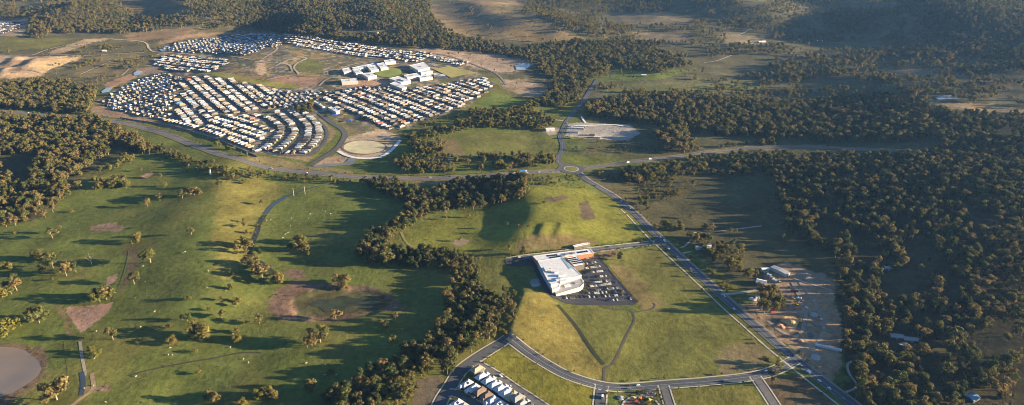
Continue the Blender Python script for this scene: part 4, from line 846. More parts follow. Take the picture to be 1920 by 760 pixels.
# ------------------------------------------------------------------ houses
def house_parts(kind):
    """wall and roof (front towards -Y), metres; hip roofs with a garage wing"""
    wall, roof = MB(), MB()
    def hip(x0, x1, y0, y1, ze, rise, e=.55, gable=False):
        x0 -= e; x1 += e; y0 -= e; y1 += e; w = min(x1 - x0, y1 - y0) / 2
        if x1 - x0 > y1 - y0: a, b = (x0 + (0 if gable else w), (y0 + y1) / 2), (x1 - (0 if gable else w), (y0 + y1) / 2)
        else: a, b = ((x0 + x1) / 2, y0 + (0 if gable else w)), ((x0 + x1) / 2, y1 - (0 if gable else w))
        v = [(x0, y0, ze), (x1, y0, ze), (x1, y1, ze), (x0, y1, ze), (*a, ze + rise), (*b, ze + rise)] + [(x, y, ze - .2) for x, y in ((x0, y0), (x1, y0), (x1, y1), (x0, y1))]
        if x1 - x0 > y1 - y0: f = [(0, 1, 5, 4), (2, 3, 4, 5), (3, 0, 4), (1, 2, 5)]
        else: f = [(1, 2, 5, 4), (3, 0, 4, 5), (0, 1, 4), (2, 3, 5)]
        f += [(6, 7, 1, 0), (7, 8, 2, 1), (8, 9, 3, 2), (9, 6, 0, 3), (9, 8, 7, 6)]
        roof.add(v, f)
    if kind == 0:
        wall.box(-5, 5, -7, 8, -1.5, 2.7); wall.box(-5, .8, -9.6, -7, -1.5, 2.69); hip(-5, 5, -7, 8, 2.75, 2.3); hip(-5, .8, -9.6, -5, 2.72, 1.4)
    elif kind == 1:
        wall.box(-5.4, 5.4, -6, 8.5, -1.5, 2.7); wall.box(-.6, 5.4, -9.2, -6, -1.5, 2.69); hip(-5.4, 5.4, -6, 8.5, 2.75, 2.4); hip(-.6, 5.4, -9.2, -4, 2.72, 1.5)
    elif kind == 2:
        wall.box(-4.3, 4.3, -8, 7, -1.5, 5.4); wall.box(-4.3, 2, -10.4, -8, -1.5, 2.7); hip(-4.3, 4.3, -8, 7, 5.45, 2.0); hip(-4.3, 2, -10.4, -8.6, 2.75, .8)
    elif kind == 3:
        wall.box(-3.6, 3.6, -9, 8, -1.5, 2.8); hip(-3.6, 3.6, -9, 8, 2.85, 1.9, gable=True)
        roof.add([(-3.6, -9, 2.8), (3.6, -9, 2.8), (0, -9, 4.35), (-3.6, 8, 2.8), (3.6, 8, 2.8), (0, 8, 4.35)], [(0, 1, 2), (4, 3, 5)])
    else:
        wall.box(-6.5, 6.5, -5.5, 5.5, -1.5, 2.7); wall.box(-6.5, -1, -8.4, -5.5, -1.5, 2.69); hip(-6.5, 6.5, -5.5, 5.5, 2.75, 2.3); hip(-6.5, -1, -8.4, -3.5, 2.72, 1.5)
    return wall, roof
ROOFS = [(ZINC, 'white'), (GREYR, 'pale grey'), (GREY2, 'mid grey'), (CHAR, 'charcoal'), (TANR, 'sandy'), (BRNR, 'brown'), (REDR, 'red'), (BLUER, 'blue')]
WALLS = [BRICK, BRICK2, BRICK3]
HP = [house_parts(k) for k in range(5)]
WM = {(k, i): HP[k][0].mesh('wall', [WALLS[i]]) for k in range(5) for i in range(3)}
RM = {(k, i): HP[k][1].mesh('roof', [ROOFS[i][0]]) for k in range(5) for i in range(len(ROOFS))}
mb = MB()
for i in range(3):
    for j in range(2): mb.box(-1.65 + i * 1.1, -.62 + i * 1.1, -1.7 + j * 1.75, -.05 + j * 1.75, 0, .08)
PANELM = mb.mesh('solar_panel', [SOLAR])
GARM = {}
for k, (a, b, yy) in {0: (-4.6, .3, -9.64), 1: (-.1, 4.9, -9.24), 2: (-3.8, 1.4, -10.44), 4: (-6, -1.5, -8.44)}.items():
    q = MB(); q.box(a, b, yy, yy + .05, .0, 2.25); GARM[k] = q.mesh('garage_door', [mat('garage_door', (.5, .48, .45), .6)])
HOUSES = []      # x, y, rz, kind, roof, wall, street, side, along
HSET = {}
def free(x, y, r=10.5):
    i, j = int(x // 15), int(y // 15)
    for a in (-1, 0, 1):
        for b in (-1, 0, 1):
            for (u, v) in HSET.get((i + a, j + b), ()):
                if (u - x) ** 2 + (v - y) ** 2 < r * r: return False
    return True
hr = random.Random(21)
def street(name, line, sides=(-1, 1), lot=13.2, setback=14.0, width=7.0, poly=None, roofw=(27, 20, 13, 24, 9, 5, 1, 1), kinds=(0, 0, 1, 1, 2, 3), draw=True, gap=.05, mt=None, r=10.5):
    line = np.array(line, float)
    seg = np.linalg.norm(np.diff(line, axis=0), axis=1); cum = np.concatenate([[0], np.cumsum(seg)])
    tot = cum[-1]
    for s in sides:
        d = lot * .6; n = 0
        while d < tot - lot * .3:
            x0 = np.array([np.interp(d, cum, line[:, k]) for k in (0, 1)]); x1 = np.array([np.interp(min(d + 2, tot), cum, line[:, k]) for k in (0, 1)]); x00 = np.array([np.interp(max(d - 2, 0), cum, line[:, k]) for k in (0, 1)])
            t = (x1 - x00) / max(np.linalg.norm(x1 - x00), 1e-6); nrm = np.array([-t[1], t[0]]) * s
            c = x0 + nrm * (setback + hr.uniform(-1, 1)); d += lot * hr.uniform(.96, 1.14)
            px, py = pix(c[0], c[1], H(*c))
            if poly is not None and not bool(inside(px, py, poly)): continue
            if any(bool(inside(px, py, q)) for q in NOHOUSE): continue
            if hr.random() < gap or not free(c[0], c[1], r): continue
            HSET.setdefault((int(c[0] // 15), int(c[1] // 15)), []).append((c[0], c[1]))
            rz = math.atan2(-nrm[1], -nrm[0]) + math.pi / 2 + hr.choice((0, 0, 0, math.pi))
            c = c + t * hr.uniform(-1, 1); HOUSES.append([c[0], c[1], rz + hr.uniform(-.04, .04), hr.choice(kinds), hr.choices(range(8), roofw)[0], hr.randrange(3), name, s, float(px), float(py)])
    if draw: ribbon('street', line, width, mt or ASPH, .02)
NOHOUSE = [[(636, 112), (700, 106), (735, 112), (780, 120), (800, 110), (895, 132), (850, 150), (800, 158), (740, 168), (690, 148), (640, 145)],
           [(390, 138), (430, 117), (498, 90), (532, 86), (600, 97), (690, 108), (690, 120), (630, 135), (605, 165), (545, 168), (470, 158)],
           [(638, 146), (725, 146), (730, 164), (645, 164)], [(548, 206), (560, 196), (596, 194), (594, 210)]]
def estate(name, poly, a, b, spacing=60, **kw):
    A, B = np.array(P(*a)), np.array(P(*b)); u = (B - A) / np.linalg.norm(B - A); n = np.array([-u[1], u[0]])
    W = np.array([P(*p) for p in poly]); su = W @ u; sn = W @ n
    k = 0
    for o in np.arange(math.floor(sn.min() / spacing) * spacing, sn.max(), spacing):
        pts = [u * s + n * o for s in np.arange(su.min(), su.max(), 7.0)]
        pts = [p for p in pts if bool(inside(*pix(p[0], p[1], H(*p)), poly))]
        if len(pts) < 4: continue
        k += 1; street(f'{ordn(k - 1)} {name} street', pts, poly=poly, **kw)
# crescents beside the drain
cres = dict(lot=12.4, r=9.6)
street('inner crescent', WL([(484, 220), (504, 231), (515, 243), (515, 250), (504, 263), (482, 280)]), sides=(1,), **cres)
street('second crescent', WL([(532, 240), (541, 247), (537, 256), (521, 272), (500, 286)]), sides=(-1, 1), setback=14, roofw=(30, 25, 10, 5, 25, 3, 1, 1), **cres)
street('third crescent', WL([(530, 208), (545, 220), (560, 233), (566, 248), (562, 261), (548, 276), (540, 286)]), sides=(-1, 1), setback=15.5, **cres)
street('fourth crescent', WL([(560, 213), (580, 233), (586, 248), (581, 263), (566, 279), (556, 288)]), sides=(-1, 1), setback=15, roofw=(28, 18, 16, 22, 8, 6, 4, 1), **cres)
street('outer crescent', WL([(583, 219), (604, 233), (613, 248), (609, 265), (596, 279), (578, 291)]), sides=(-1,), setback=15, **cres)
street('outer crescent end', WL([(578, 291), (550, 292), (523, 291), (500, 286), (484, 280)]), sides=(-1,), setback=14, **cres)
street('row beside the sound wall', WL([(300, 230), (345, 240), (400, 257), (440, 273), (480, 290)]), sides=(1,), setback=15, roofw=(40, 20, 2, 2, 30, 2, 0, 0), kinds=(3, 3, 1), lot=12.5, r=10, mt=ASPHN)
estate('new white quarter', [(385, 235), (420, 214), (480, 216), (503, 232), (512, 247), (500, 262), (474, 280), (430, 266), (395, 250)], (400, 240), (480, 268), 45, roofw=(54, 14, 6, 8, 14, 2, 1, 1), lot=12.6, setback=13, r=9.4, mt=ASPHN)
estate('eastern grid', [(592, 188), (640, 168), (690, 170), (770, 167), (905, 145), (932, 160), (880, 196), (800, 226), (748, 247), (700, 236), (625, 208)], (670, 217), (712, 237), 47, roofw=(25, 20, 16, 28, 5, 5, 1, 0), lot=12.8, r=9.8)
estate('northern middle quarter', [(470, 188), (520, 172), (600, 172), (690, 158), (770, 166), (690, 172), (640, 168), (592, 188), (545, 206), (500, 205)], (540, 186), (640, 168), 47, r=9.6)
estate('western slope', [(345, 143), (400, 143), (470, 155), (545, 172), (520, 192), (480, 213), (418, 214), (384, 236), (345, 238), (318, 215)], (353, 163), (392, 198), 47, roofw=(30, 20, 10, 18, 15, 5, 1, 1), r=9.5)
estate('far western terrace', [(186, 190), (238, 157), (300, 136), (345, 143), (318, 215), (345, 238), (300, 228), (215, 210)], (205, 192), (330, 158), 46, roofw=(32, 22, 8, 18, 15, 5, 0, 0), r=9.5)
estate('upper western quarter', [(283, 118), (310, 104), (400, 107), (440, 118), (420, 134), (380, 140), (300, 132)], (290, 110), (430, 124), 46, r=9.6, lot=13)
estate('northern edge', [(302, 93), (345, 76), (470, 62), (527, 63), (530, 84), (492, 109), (430, 103), (330, 99)], (330, 95), (500, 68), 46, r=9.6, lot=13)
estate('north-eastern edge', [(525, 63), (600, 72), (700, 88), (800, 100), (882, 119), (850, 130), (780, 118), (690, 112), (610, 98), (535, 84)], (560, 78), (860, 121), 46, r=9.6, lot=13)
estate('distant corner', [(-40, 48), (20, 40), (48, 42), (30, 58), (0, 64), (-40, 66)], (-20, 60), (40, 45), 52, draw=False)
# the near estate at the bottom edge: each house seen singly (pixel of its middle, roof, kind)
u_ = np.array(P(966, 728)) - np.array(P(889, 679)); lane_rz = math.atan2(u_[1], u_[0])
near = [(894, 697, 4, 2, 0), (903, 706, 0, 0, 0), (915, 714, 0, 0, 0), (926, 722, 0, 0, 0), (938, 729, 0, 0, 0), (949, 737, 0, 1, 0), (959, 744, 4, 1, 0), (969, 751, 2, 2, 0), (979, 758, 1, 0, 0), (990, 765, 3, 1, 0),
        (874, 721, 0, 0, 1), (887, 729, 0, 0, 1), (900, 737, 5, 2, 1), (911, 744, 5, 1, 1), (922, 752, 0, 0, 1), (934, 760, 0, 0, 1), (946, 768, 2, 1, 1), (855, 758, 0, 0, 2), (866, 766, 1, 1, 2)]
for i, (px, py, rf, kd, row) in enumerate(near):
    x, y = P(px, py + 3)
    HOUSES.append([x, y, lane_rz + (math.pi if row == 0 else 0), kd if kd != 2 else 2, rf, hr.randrange(3), ('near estate, front row by the mown block', 'near estate, second row', 'near estate, corner by the creek road')[row], 1, float(px), float(py)])
HOUSES = [h for h in HOUSES if -100 < h[8] < 2000]
def hscale(h): return h[9]
HOUSES.sort(key=lambda h: -h[9])
single, mass = HOUSES[:300], HOUSES[300:]
print('houses', len(HOUSES))
grp = {}
for h in single: grp.setdefault((h[6], h[7]), []).append(h)
for (st, s), hs in grp.items():
    hs.sort(key=lambda h: h[8])
    for i, (x, y, rz, kd, rf, wl, _, _, px, py) in enumerate(hs):
        side = '' if st.startswith(('near', 'row', 'inner', 'outer')) else ('right side, ' if s < 0 else 'left side, ')
        e = bpy.data.objects.new('house', None); col.objects.link(e); e.location = (float(x), float(y), H(x, y) + .3); e.rotation_euler.z = rz
        e.scale = (.80, .95, 1) if st.startswith('near') else (.86, .86, .9)
        big = 'two-storey ' if kd == 2 else ''
        tag(e, f'{big}{ROOFS[rf][1]}-roofed house, {ordn(i)} from left, {side}{st}', 'house', 'houses of the ' + st)
        put('wall', WM[(kd, wl)], e); put('roof', RM[(kd, rf)], e)
        if kd in GARM and y < 900: put('garage_door', GARM[kd], e)
        if y < 900 and hr.random() < .55 and kd in (0, 1, 4):
            q = put('solar_panel', PANELM, e, (2.2, 1, 4.15)); q.rotation_euler = (0, math.atan2(2.3, 5.5), 0)
mb = MB(); mats_all = [r[0] for r in ROOFS] + WALLS
for x, y, rz, kd, rf, wl, *_ in mass:
    c, s = math.cos(rz), math.sin(rz); z = H(x, y) + .3
    for part, m in ((HP[kd][0], 8 + wl), (HP[kd][1], rf)):
        mb.add([(x + (c * a - s * b) * .86, y + (s * a + c * b) * .86, z + d * .9) for a, b, d in part.v], part.f, m)
tag(put('distant_housing', mb.mesh('distant_housing', mats_all)), 'roofs of the far streets of the housing estate', 'houses', kind='stuff')
# garden shrubs and street trees in the estates
gx, gy, gh, gf = [], [], [], []
for h in HOUSES:
    for _ in range(2):
        a = hr.uniform(0, 6.28); r_ = hr.uniform(9.0, 13.0); gx.append(h[0] + r_ * math.cos(a)); gy.append(h[1] + r_ * math.sin(a)); gh.append(hr.uniform(1.5, 4.5)); gf.append(hr.choice((14, 15, 12, 10)))
def along(key, off, step, h, forms, jit=1.0, a=0, b=None):
    l = offset(LINES[key][0], off)[a:b]; seg = np.linalg.norm(np.diff(l, axis=0), axis=1); cum = np.concatenate([[0], np.cumsum(seg)])
    for d in np.arange(0, cum[-1], step):
        d += hr.uniform(-.4, .4) * step
        gx.append(np.interp(d, cum, l[:, 0]) + hr.uniform(-jit, jit)); gy.append(np.interp(d, cum, l[:, 1]) + hr.uniform(-jit, jit)); gh.append(h * hr.uniform(.6, 1.35)); gf.append(hr.choice(forms))
along('main', -9.0, 4.6, 1.5, (14, 15), 1.0, 30); along('main', -19, 24, 4.0, (12, 14, 10), 1.5, 34); along('main', 12, 13, 4.5, (14, 15, 1), 2, 30)
along('shop', 7.5, 13, 3.5, (12, 14)); along('shop', -7.5, 13, 3.5, (12, 14)); along('south', -9.6, 22, 2.6, (12, 14, 10)); along('south', 9.6, 24, 2.6, (12, 14, 10)); along('loop', 10.5, 14, 2.4, (12, 14, 10))
along('lane_a', 7.5, 9, 2.6, (12, 14, 10)); along('lane_a', -7.5, 6, 2.0, (12, 14, 10)); along('hwy', 13, 20, 4, (14, 15, 1), 4); along('stub_a', 8, 8, 3, (14, 12)); along('stub_b', -7, 6, 3, (14, 12))
gx, gy, gh, gf = map(np.array, (gx, gy, gh, gf))
bad = near_road(gx, gy, .5)
scatter('garden_planting', gx[~bad], gy[~bad], gh[~bad], gf[~bad], 'shrubs and young street trees along roads and between the houses', 'planting')

tx = RNG.uniform(-1000, 420, 9000); ty = RNG.uniform(520, 1500, 9000); tpx, tpy = pix(tx, ty, height(tx, ty))
tk = (tpx > -40) & (tpx < 1250) & (tpy > 300) & (tpy < 790) & (fbm(tx / 60, ty / 60, 95, 3) > .50) & ~near_road(tx, ty, 5)
for q in ([(985, 480), (1130, 455), (1200, 570), (1040, 580)], [(800, 640), (1300, 700), (1300, 800), (760, 800)], [(-60, 645), (80, 645), (85, 720), (-60, 760)], [(1040, 560), (1340, 540), (1480, 690), (1140, 715)]): tk &= ~inside(tpx, tpy, q)
tk &= RNG.random(9000) < .45
scatter('pasture_tussocks', tx[tk], ty[tk], RNG.uniform(.5, 1.7, tk.sum()), RNG.choice((14, 15), tk.sum()), 'low tussocks and weeds dotted over the pasture', 'tussocks')

# ------------------------------------------------------------------ shops
def roof_block(name, quad, h, roofm, wallm, label, cat='building', par=.5, base=None, group=None, extra=None):
    """a flat-roofed block whose roof edge passes through the given photo pixels, with a parapet"""
    w = [P(px, py, h) for px, py in quad]; cx = sum(p[0] for p in w) / len(w); cy = sum(p[1] for p in w) / len(w)
    z0 = min(H(*p) for p in w) if base is None else base
    e = bpy.data.objects.new(name, None); col.objects.link(e); e.location = (cx, cy, z0)
    q = [(x - cx, y - cy) for x, y in w]; top = max(H(*p) for p in w) - z0 + h
    put('wall', MB().prism(q, -1.0, top - par).mesh('wall', [wallm]), e)
    out = [(x * 1.012, y * 1.012) for x, y in q]; inn = [(x * .975, y * .975) for x, y in q]
    mb = MB().prism(inn, top - par + .01, top - par * .55); n = len(q); k = len(mb.v)
    mb.v += [(x, y, top - par + .005) for x, y in out] + [(x, y, top) for x, y in out] + [(x, y, top) for x, y in inn] + [(x, y, top - par * .54) for x, y in inn]
    for a in range(3):
        for i in range(n): mb.f.append([k + a * n + i, k + a * n + (i + 1) % n, k + (a + 1) * n + (i + 1) % n, k + (a + 1) * n + i]); mb.m.append(0)
    put('roof', mb.mesh('roof', [roofm]), e); e['top'] = top
    tag(e, label, cat, group); return e, q, top
def on_roof(e, px, py, sx, sy, h, m, name, h_el, rz=0.0, hz=None):
    x, y = P(px, py, h_el); t = e['top'] if hz is None else hz
    return put(name, MB().box(-sx / 2, sx / 2, -sy / 2, sy / 2, 0, h).mesh(name, [m]), e, (x - e.location.x, y - e.location.y, t - .3), rz)
def angle(a, b):
    A, B = np.array(P(*a)), np.array(P(*b)); return math.atan2(*(B - A)[::-1])
AX = angle((1008, 490), (1110, 475))
patch('service_road', [(994, 486), (1003, 486), (1042, 553), (1050, 562), (1037, 560), (1022, 548)], ASPHD, .06)
patch('truck_yard', [(946, 488), (1000, 483), (1003, 497), (975, 500), (952, 500)], ASPHD, .12)
patch('car_park', [(1100, 479), (1113, 480), (1124, 482), (1160, 526), (1196, 566), (1190, 572), (1135, 573), (1062, 570), (1040, 560), (1052, 554), (1094, 544), (1092, 505), (1080, 487)], ASPHD, .09)
RENDER = mat('terracotta_wall', (.46, .17, .09), .8, .1, .3)
SHOPW = mat('white_panel_wall', (.42, .41, .39), .7, .12, .3)
hall, q, tp = roof_block('supermarket', [(1008, 493), (1053, 486), (1090, 522), (1070, 527), (1052, 531), (1047, 541), (1036, 543)], 7.5, WHITE, SHOPW, 'large supermarket with a broad white roof beside the car park')
for px, py, a, b, h in ((1025, 510, 7, 9, 1.8), (1042, 516, 5, 4, 2.2), (1052, 522, 9, 4, 2.6), (1046, 530, 6, 5, 2.4), (1060, 527, 16, 4, 2.2), (1038, 535, 10, 6, 3), (1030, 514, 4, 4, 1.4), (1056, 532, 10, 5, 2.5)):
    on_roof(hall, px, py, a, b, h, WHITE if a > 4 else GREY2, 'roof_plant', 7.5, AX)
on_roof(hall, 1026, 509, 6, 8, .9, CHAR, 'roof_plant', 7.5, AX + .5)
dock, _, _ = roof_block('loading_dock', [(1052, 533), (1071, 529), (1088, 527), (1094, 537), (1088, 543), (1043, 552), (1038, 545), (1047, 543)], 3.2, mat('grey_deck', (.33, .33, .34), .7, .1, .3), SHOPW, 'low grey-roofed loading dock at the lower end of the supermarket')
on_roof(dock, 1064, 540, 9, 5, 1.2, WHITE, 'roof_plant', 3.2, AX); on_roof(dock, 1080, 536, 5, 4, 1.0, GREYR, 'roof_plant', 3.2, AX)
on_roof(hall, 1062, 499, 4, 34, .3, mat('skylight_blue', (.28, .42, .5), .4, .05, .3), 'skylight', 7.5, AX + .62 - math.pi / 2 + .95)
wing, q, tp = roof_block('shop_wing', [(999, 480), (1107, 467), (1113, 476), (1060, 483), (1008, 492)], 7, WHITE, RENDER, 'long white-roofed shop wing with solar panels and terracotta end wall')
for px, py, n in ((1035, 480, 5), (1040, 484, 5), (1092, 473, 5)):
    for i in range(n): on_roof(wing, px - 8 + i * 4, py + (8 - i * 4) * .13 + 0.0, 3.0, 4.6, .25, SOLAR, 'solar_panel', 7, AX)
for px, py in ((1062, 478), (1075, 476), (1055, 482)): on_roof(wing, px, py, 5, 5, 1.2, GREY2, 'roof_plant', 7, AX)
arc, q, tp = roof_block('shop_arcade', [(1062, 484), (1082, 480), (1096, 497), (1076, 501)], 7.5, WHITE, BRICK, 'square arcade roof framed in white with rows of black panels')
for i in range(4): on_roof(arc, 1071 + i * 4.2, 486.5 + i * 3.4 - 1.5, 15, 3.1, .3, SOLAR, 'solar_panel', 7.5, AX)
caf, _, _ = roof_block('entrance_block', [(1064, 504), (1077, 502), (1086, 513), (1074, 517)], 6, WHITE, BRICK, 'small white entrance block between supermarket and car park')
on_roof(caf, 1075, 509, 5, 4, .8, GREY2, 'roof_plant', 6, AX)
ent2, _, _ = roof_block('corner_shop', [(1080, 518), (1086, 516), (1094, 527), (1084, 533)], 6.5, WHITE, SHOPW, 'white corner shop at the lower end of the supermarket')
on_roof(ent2, 1086, 524, 4, 3, .8, GREY2, 'roof_plant', 6.5, AX)
pav, _, _ = roof_block('pavilion', [(1074, 460), (1104, 456), (1106, 459), (1077, 464)], 4.5, WHITE, BRICK, 'long white-roofed pavilion across the road from the shop wing')
put('awning', MB().box(-14, 14, -.7, .7, 3.0, 3.2).mesh('awning', [GREY2]), pav, (2, -5.2, 0), AX)

# ------------------------------------------------------------------ school and other white buildings in the estate
SCH = [('gymnasium', [(768, 123), (795, 119), (806, 128), (784, 133)], 10, 'pale barrel-like gymnasium roof between the two school ovals'),
       ('school_block', [(641, 130), (655, 128), (659, 133), (645, 136)], 8, 'white school block at the left end of the campus'),
       ('school_block', [(661, 131), (674, 130), (680, 136), (668, 139)], 8, 'white school block second from the left end of the campus'),
       ('school_block', [(677, 138), (696, 136), (706, 142), (690, 146)], 8, 'low white school block below the green oval'),
       ('school_block', [(688, 126), (704, 124), (710, 130), (696, 133)], 8, 'broad white school roof left of the green oval'),
       ('school_block', [(706, 122), (720, 120), (728, 126), (714, 128)], 9, 'tall white school block above the green oval'),
       ('school_block', [(660, 128), (700, 121), (706, 123), (668, 131)], 7, 'long thin white school roof behind the left campus'),
       ('school_block', [(730, 147), (748, 143), (770, 152), (752, 156)], 8, 'white school block with black roof panels right of the green oval'),
       ('school_block', [(757, 141), (782, 138), (788, 143), (764, 146)], 8, 'white school block facing the round court'),
       ('school_block', [(784, 143), (808, 141), (811, 145), (788, 148)], 8, 'curved white school block below the round court'),
       ('school_block', [(731, 157), (742, 153), (762, 163), (754, 167)], 8, 'white school block at the bottom corner of the campus'),
       ('school_block', [(786, 134), (806, 131), (811, 134), (790, 137)], 8, 'white school block above the round court'),
       ('school_block', [(812, 137), (834, 140), (836, 143), (814, 141)], 7, 'thin white school roof beside the yellow field'),
       ('community_hall', [(639, 149), (668, 147), (671, 153), (641, 155)], 8, 'white flat-roofed hall on bare soil below the school road'),
       ('long_hall', [(720, 114), (738, 112), (742, 116), (722, 118)], 7, 'pale hall just behind the school among houses'),
       ('terrace_block', [(588, 190), (592, 189), (609, 200), (605, 201)], 6, 'long pale terrace roof beside the tree clump'),
       ('terrace_block', [(615, 202), (622, 200), (637, 208), (630, 211)], 6, 'large pale terrace roof at the edge of the eastern grid')]
for nm, qd, h, lab in SCH:
    e, q, tp = roof_block(nm, qd, h, WHITE, SHOPW, lab)
    cx = sum(p[0] for p in qd) / 4; cy = sum(p[1] for p in qd) / 4
    on_roof(e, cx, cy, 7, 5, 1.3, GREY2, 'roof_plant', h); 
    if 'panels' in lab:
        for i in range(4): on_roof(e, cx - 4.5 + i * 3, cy + 1 + i * .7, 5, 14, .4, SOLAR, 'solar_panel', h)
for px, py, lab in ((627, 218.5, 'upper of two square blue pools beside the drain'), (656, 229, 'lower of two square blue pools beside the drain')):
    x, y = P(px, py); e = bpy.data.objects.new('blue_shelter', None); col.objects.link(e); e.location = (x, y, H(x, y)); tag(e, lab.replace('pools', 'shelters'), 'shelter')
    for sx in (-5, 5):
        for sy in (-4, 4): put('post', MB().box(sx - .15, sx + .15, sy - .15, sy + .15, -.5, 4).mesh('post', [GREY2]), e)
    put('canopy', MB().box(-6, 6, -6, 6, 4, 4.9, 0, .55).mesh('canopy', [mat('blue_canopy', (.03, .10, .42), .6)]), e)

# ------------------------------------------------------------------ depot, farm sheds, works yard
def shed(name, px, py, lx, ly, h, roofm, wallm, label, rz=0.0, rise=1.0, cat='shed', group=None):
    x, y = P(px, py); e = bpy.data.objects.new(name, None); col.objects.link(e); e.location = (x, y, H(x, y)); e.rotation_euler.z = rz
    a, b = lx / 2, ly / 2
    put('wall', MB().add([(-a, -b, -1), (a, -b, -1), (a, b, -1), (-a, b, -1), (-a, -b, h), (a, -b, h), (a, b, h), (-a, b, h), (-a, 0, h + rise), (a, 0, h + rise)],
        [(0, 1, 5, 4), (2, 3, 7, 6), (1, 2, 6, 9, 5), (3, 0, 4, 8, 7)]).mesh('wall', [wallm]), e)
    a += .5; b += .5; d = .06
    put('roof', MB().add([(-a, -b, h + d - .15), (a, -b, h + d - .15), (a, 0, h + rise + d), (-a, 0, h + rise + d), (a, b, h + d - .15), (-a, b, h + d - .15)], [(0, 1, 2, 3), (3, 2, 4, 5)]).mesh('roof', [roofm]), e)
    put('door', MB().box(-1.4, 1.4, -ly / 2 - .06, -ly / 2 + .02, 0, min(h - .3, 3)).mesh('door', [GREY2]), e)
    return tag(e, label, cat, group)
shed('depot_shed', 1087, 239, 26, 5, 4, WHITE, SHOPW, 'upper long white shed in the roadside depot', -.12)
shed('depot_shed', 1083, 242, 28, 5, 4, WHITE, SHOPW, 'middle long white shed in the roadside depot', -.12)
shed('depot_shed', 1076, 249, 20, 8, 4, GREYR, SHOPW, 'grey shed at the lower end of the roadside depot', -.12)
shed('depot_shed', 1110, 254, 12, 7, 4, TANR, BRICK, 'sandy shed in the middle of the roadside depot', -.1)
shed('depot_shed', 1031, 245, 20, 12, 5, WHITE, SHOPW, 'pale works building left of the northern road', .2)
shed('depot_hut', 1072, 260, 6, 7, 6, mat('yellow_wall', (.5, .45, .14), .7), mat('yellow_wall2', (.45, .42, .16), .7), 'pale yellow hut beside the northern road')
shed('depot_shed', 1120, 259, 14, 6, 3.5, WHITE, SHOPW, 'white shed at the right end of the roadside depot', -.15)
ribbon('depot_bank', WL([(1088, 236), (1130, 235), (1150, 234.5), (1168, 237)]), 6, MATS['white_rock'], .3)
ribbon('depot_chute', WL([(1090, 219), (1094, 226), (1098, 231)]), 5, MATS['white_rock'], .3)
ribbon('depot_drive', WL([(1066, 256), (1100, 257), (1140, 262)]), 5, CONC, .25)
shed('farm_shed', 1313, 466, 15, 9, 4, GREYR, SHOPW, 'pale farm shed left of a pair beside the roadside trees', .1)
shed('farm_shed', 1327, 463, 10, 9, 4, WHITE, SHOPW, 'pale farm shed right of a pair beside the roadside trees', .1)
shed('farm_house', 1427, 532, 13, 11, 3.5, WHITE, BRICK2, 'white-roofed farmhouse left of the works yard', -.5, 2)
shed('site_shed', 1434, 508, 11, 5, 4, WHITE, SHOPW, 'white shed at the top left of the works yard', 0.1)
shed('site_shed', 1462, 511, 9, 26, 4.5, GREYR, SHOPW, 'long grey shed at the top of the works yard', .62, .8)
for i, (px, py) in enumerate(((1437, 513), (1442, 518), (1447, 523), (1452, 528))):
    shed('site_hut', px, py, 6, 3, 2.8, WHITE if i % 2 else TANR, SHOPW, f'site hut, {ordn(i)} from the top in the diagonal row', -.75, .3, 'hut', 'row of site huts')
shed('farm_house', 1680, 634, 15, 9, 3.5, GREYR, BRICK3, 'grey-roofed house hidden in the right-hand forest', -.2, 2)
shed('farm_shed', 1708, 640, 18, 8, 3.5, GREYR, BRICK3, 'long grey shed behind the forest house', -.2, 1)
shed('farm_shed', 1696, 652, 10, 9, 3.2, WHITE, BRICK2, 'pale shed in front of the forest house', .2, 1)
shed('pool_house', 1822, 748, 12, 10, 3.2, BLUER, BRICK3, 'blue-roofed building in the forest at the bottom edge', .5, 1)
shed('farm_house', 1664, 505, 12, 8, 3.2, GREYR, BRICK3, 'grey-roofed house in the middle of the right-hand forest', 0, 1.8)
shed('farm_shed', 1540, 398, 12, 6, 3.2, GREYR, BRICK3, 'small grey shed in the upper forest clearing', 0, 1)
for px, py, lx, lab in ((1175, 109, 26, 'blue-grey barn among trees north of the crossroads'), (1092, 80, 14, 'white farm roof below the bare hill'), (1207, 143, 14, 'white farm roof on the sunlit green strip'), (1428, 80, 30, 'white farm roof in the upper right valley'), (1537, 79, 20, 'small bright roof far up the right valley'), (1440, 145, 16, 'white roof left of the wooded rise'), (1290, 122, 16, 'pale farmhouse at the tip of the tree belt'), (265, 58, 30, 'pale farm roof near the far left woods'), (196, 97, 12, 'white hut beside the sandy track'), (700, 62, 40, 'pale quarry shed below the wooded hill'), (1462, 111, 14, 'pale roof far right of the valley farms')):
    shed('farm_roof', px, py, lx, 11, 4, WHITE if 'white' in lab or 'bright' in lab else GREYR, BRICK2, lab, hr.uniform(-.4, .4), 2)
def tank(px, py, r, h, m, label):
    x, y = P(px, py); e = put('water_tank', MB().cyl(0, 0, -.5, h, r, 20).mesh('water_tank', [m]), None, (x, y, H(x, y)))
    put('lid', MB().cyl(0, 0, h + .01, h + .8, r * 1.03, 20, 0, .3).mesh('lid', [GREYR]), e); return tag(e, label, 'tank')
tank(1529, 671, 5.2, 1.6, WHITE, 'wide white tank at the lower end of the works yard')
tank(1526, 592, 5.0, 1.6, GREYR, 'wide blue-grey tank in the middle of the works yard')
CONT = MB().box(-3, 3, -1.2, 1.2, 0, 2.6).mesh('container_box', [WHITE]); CDOOR = MB().box(3.01, 3.06, -1.1, 1.1, .1, 2.5).mesh('container_door', [GREY2])
CONTR = MB().box(-3, 3, -1.2, 1.2, 0, 2.6).mesh('container_box', [mat('container_red', (.42, .08, .05), .6)])
def container(px, py, rz, me, lab, grp=None):
    x, y = P(px, py); e = put('shipping_container', me, None, (x, y, H(x, y) + .05), rz); put('door', CDOOR, e); tag(e, lab, 'container', grp)
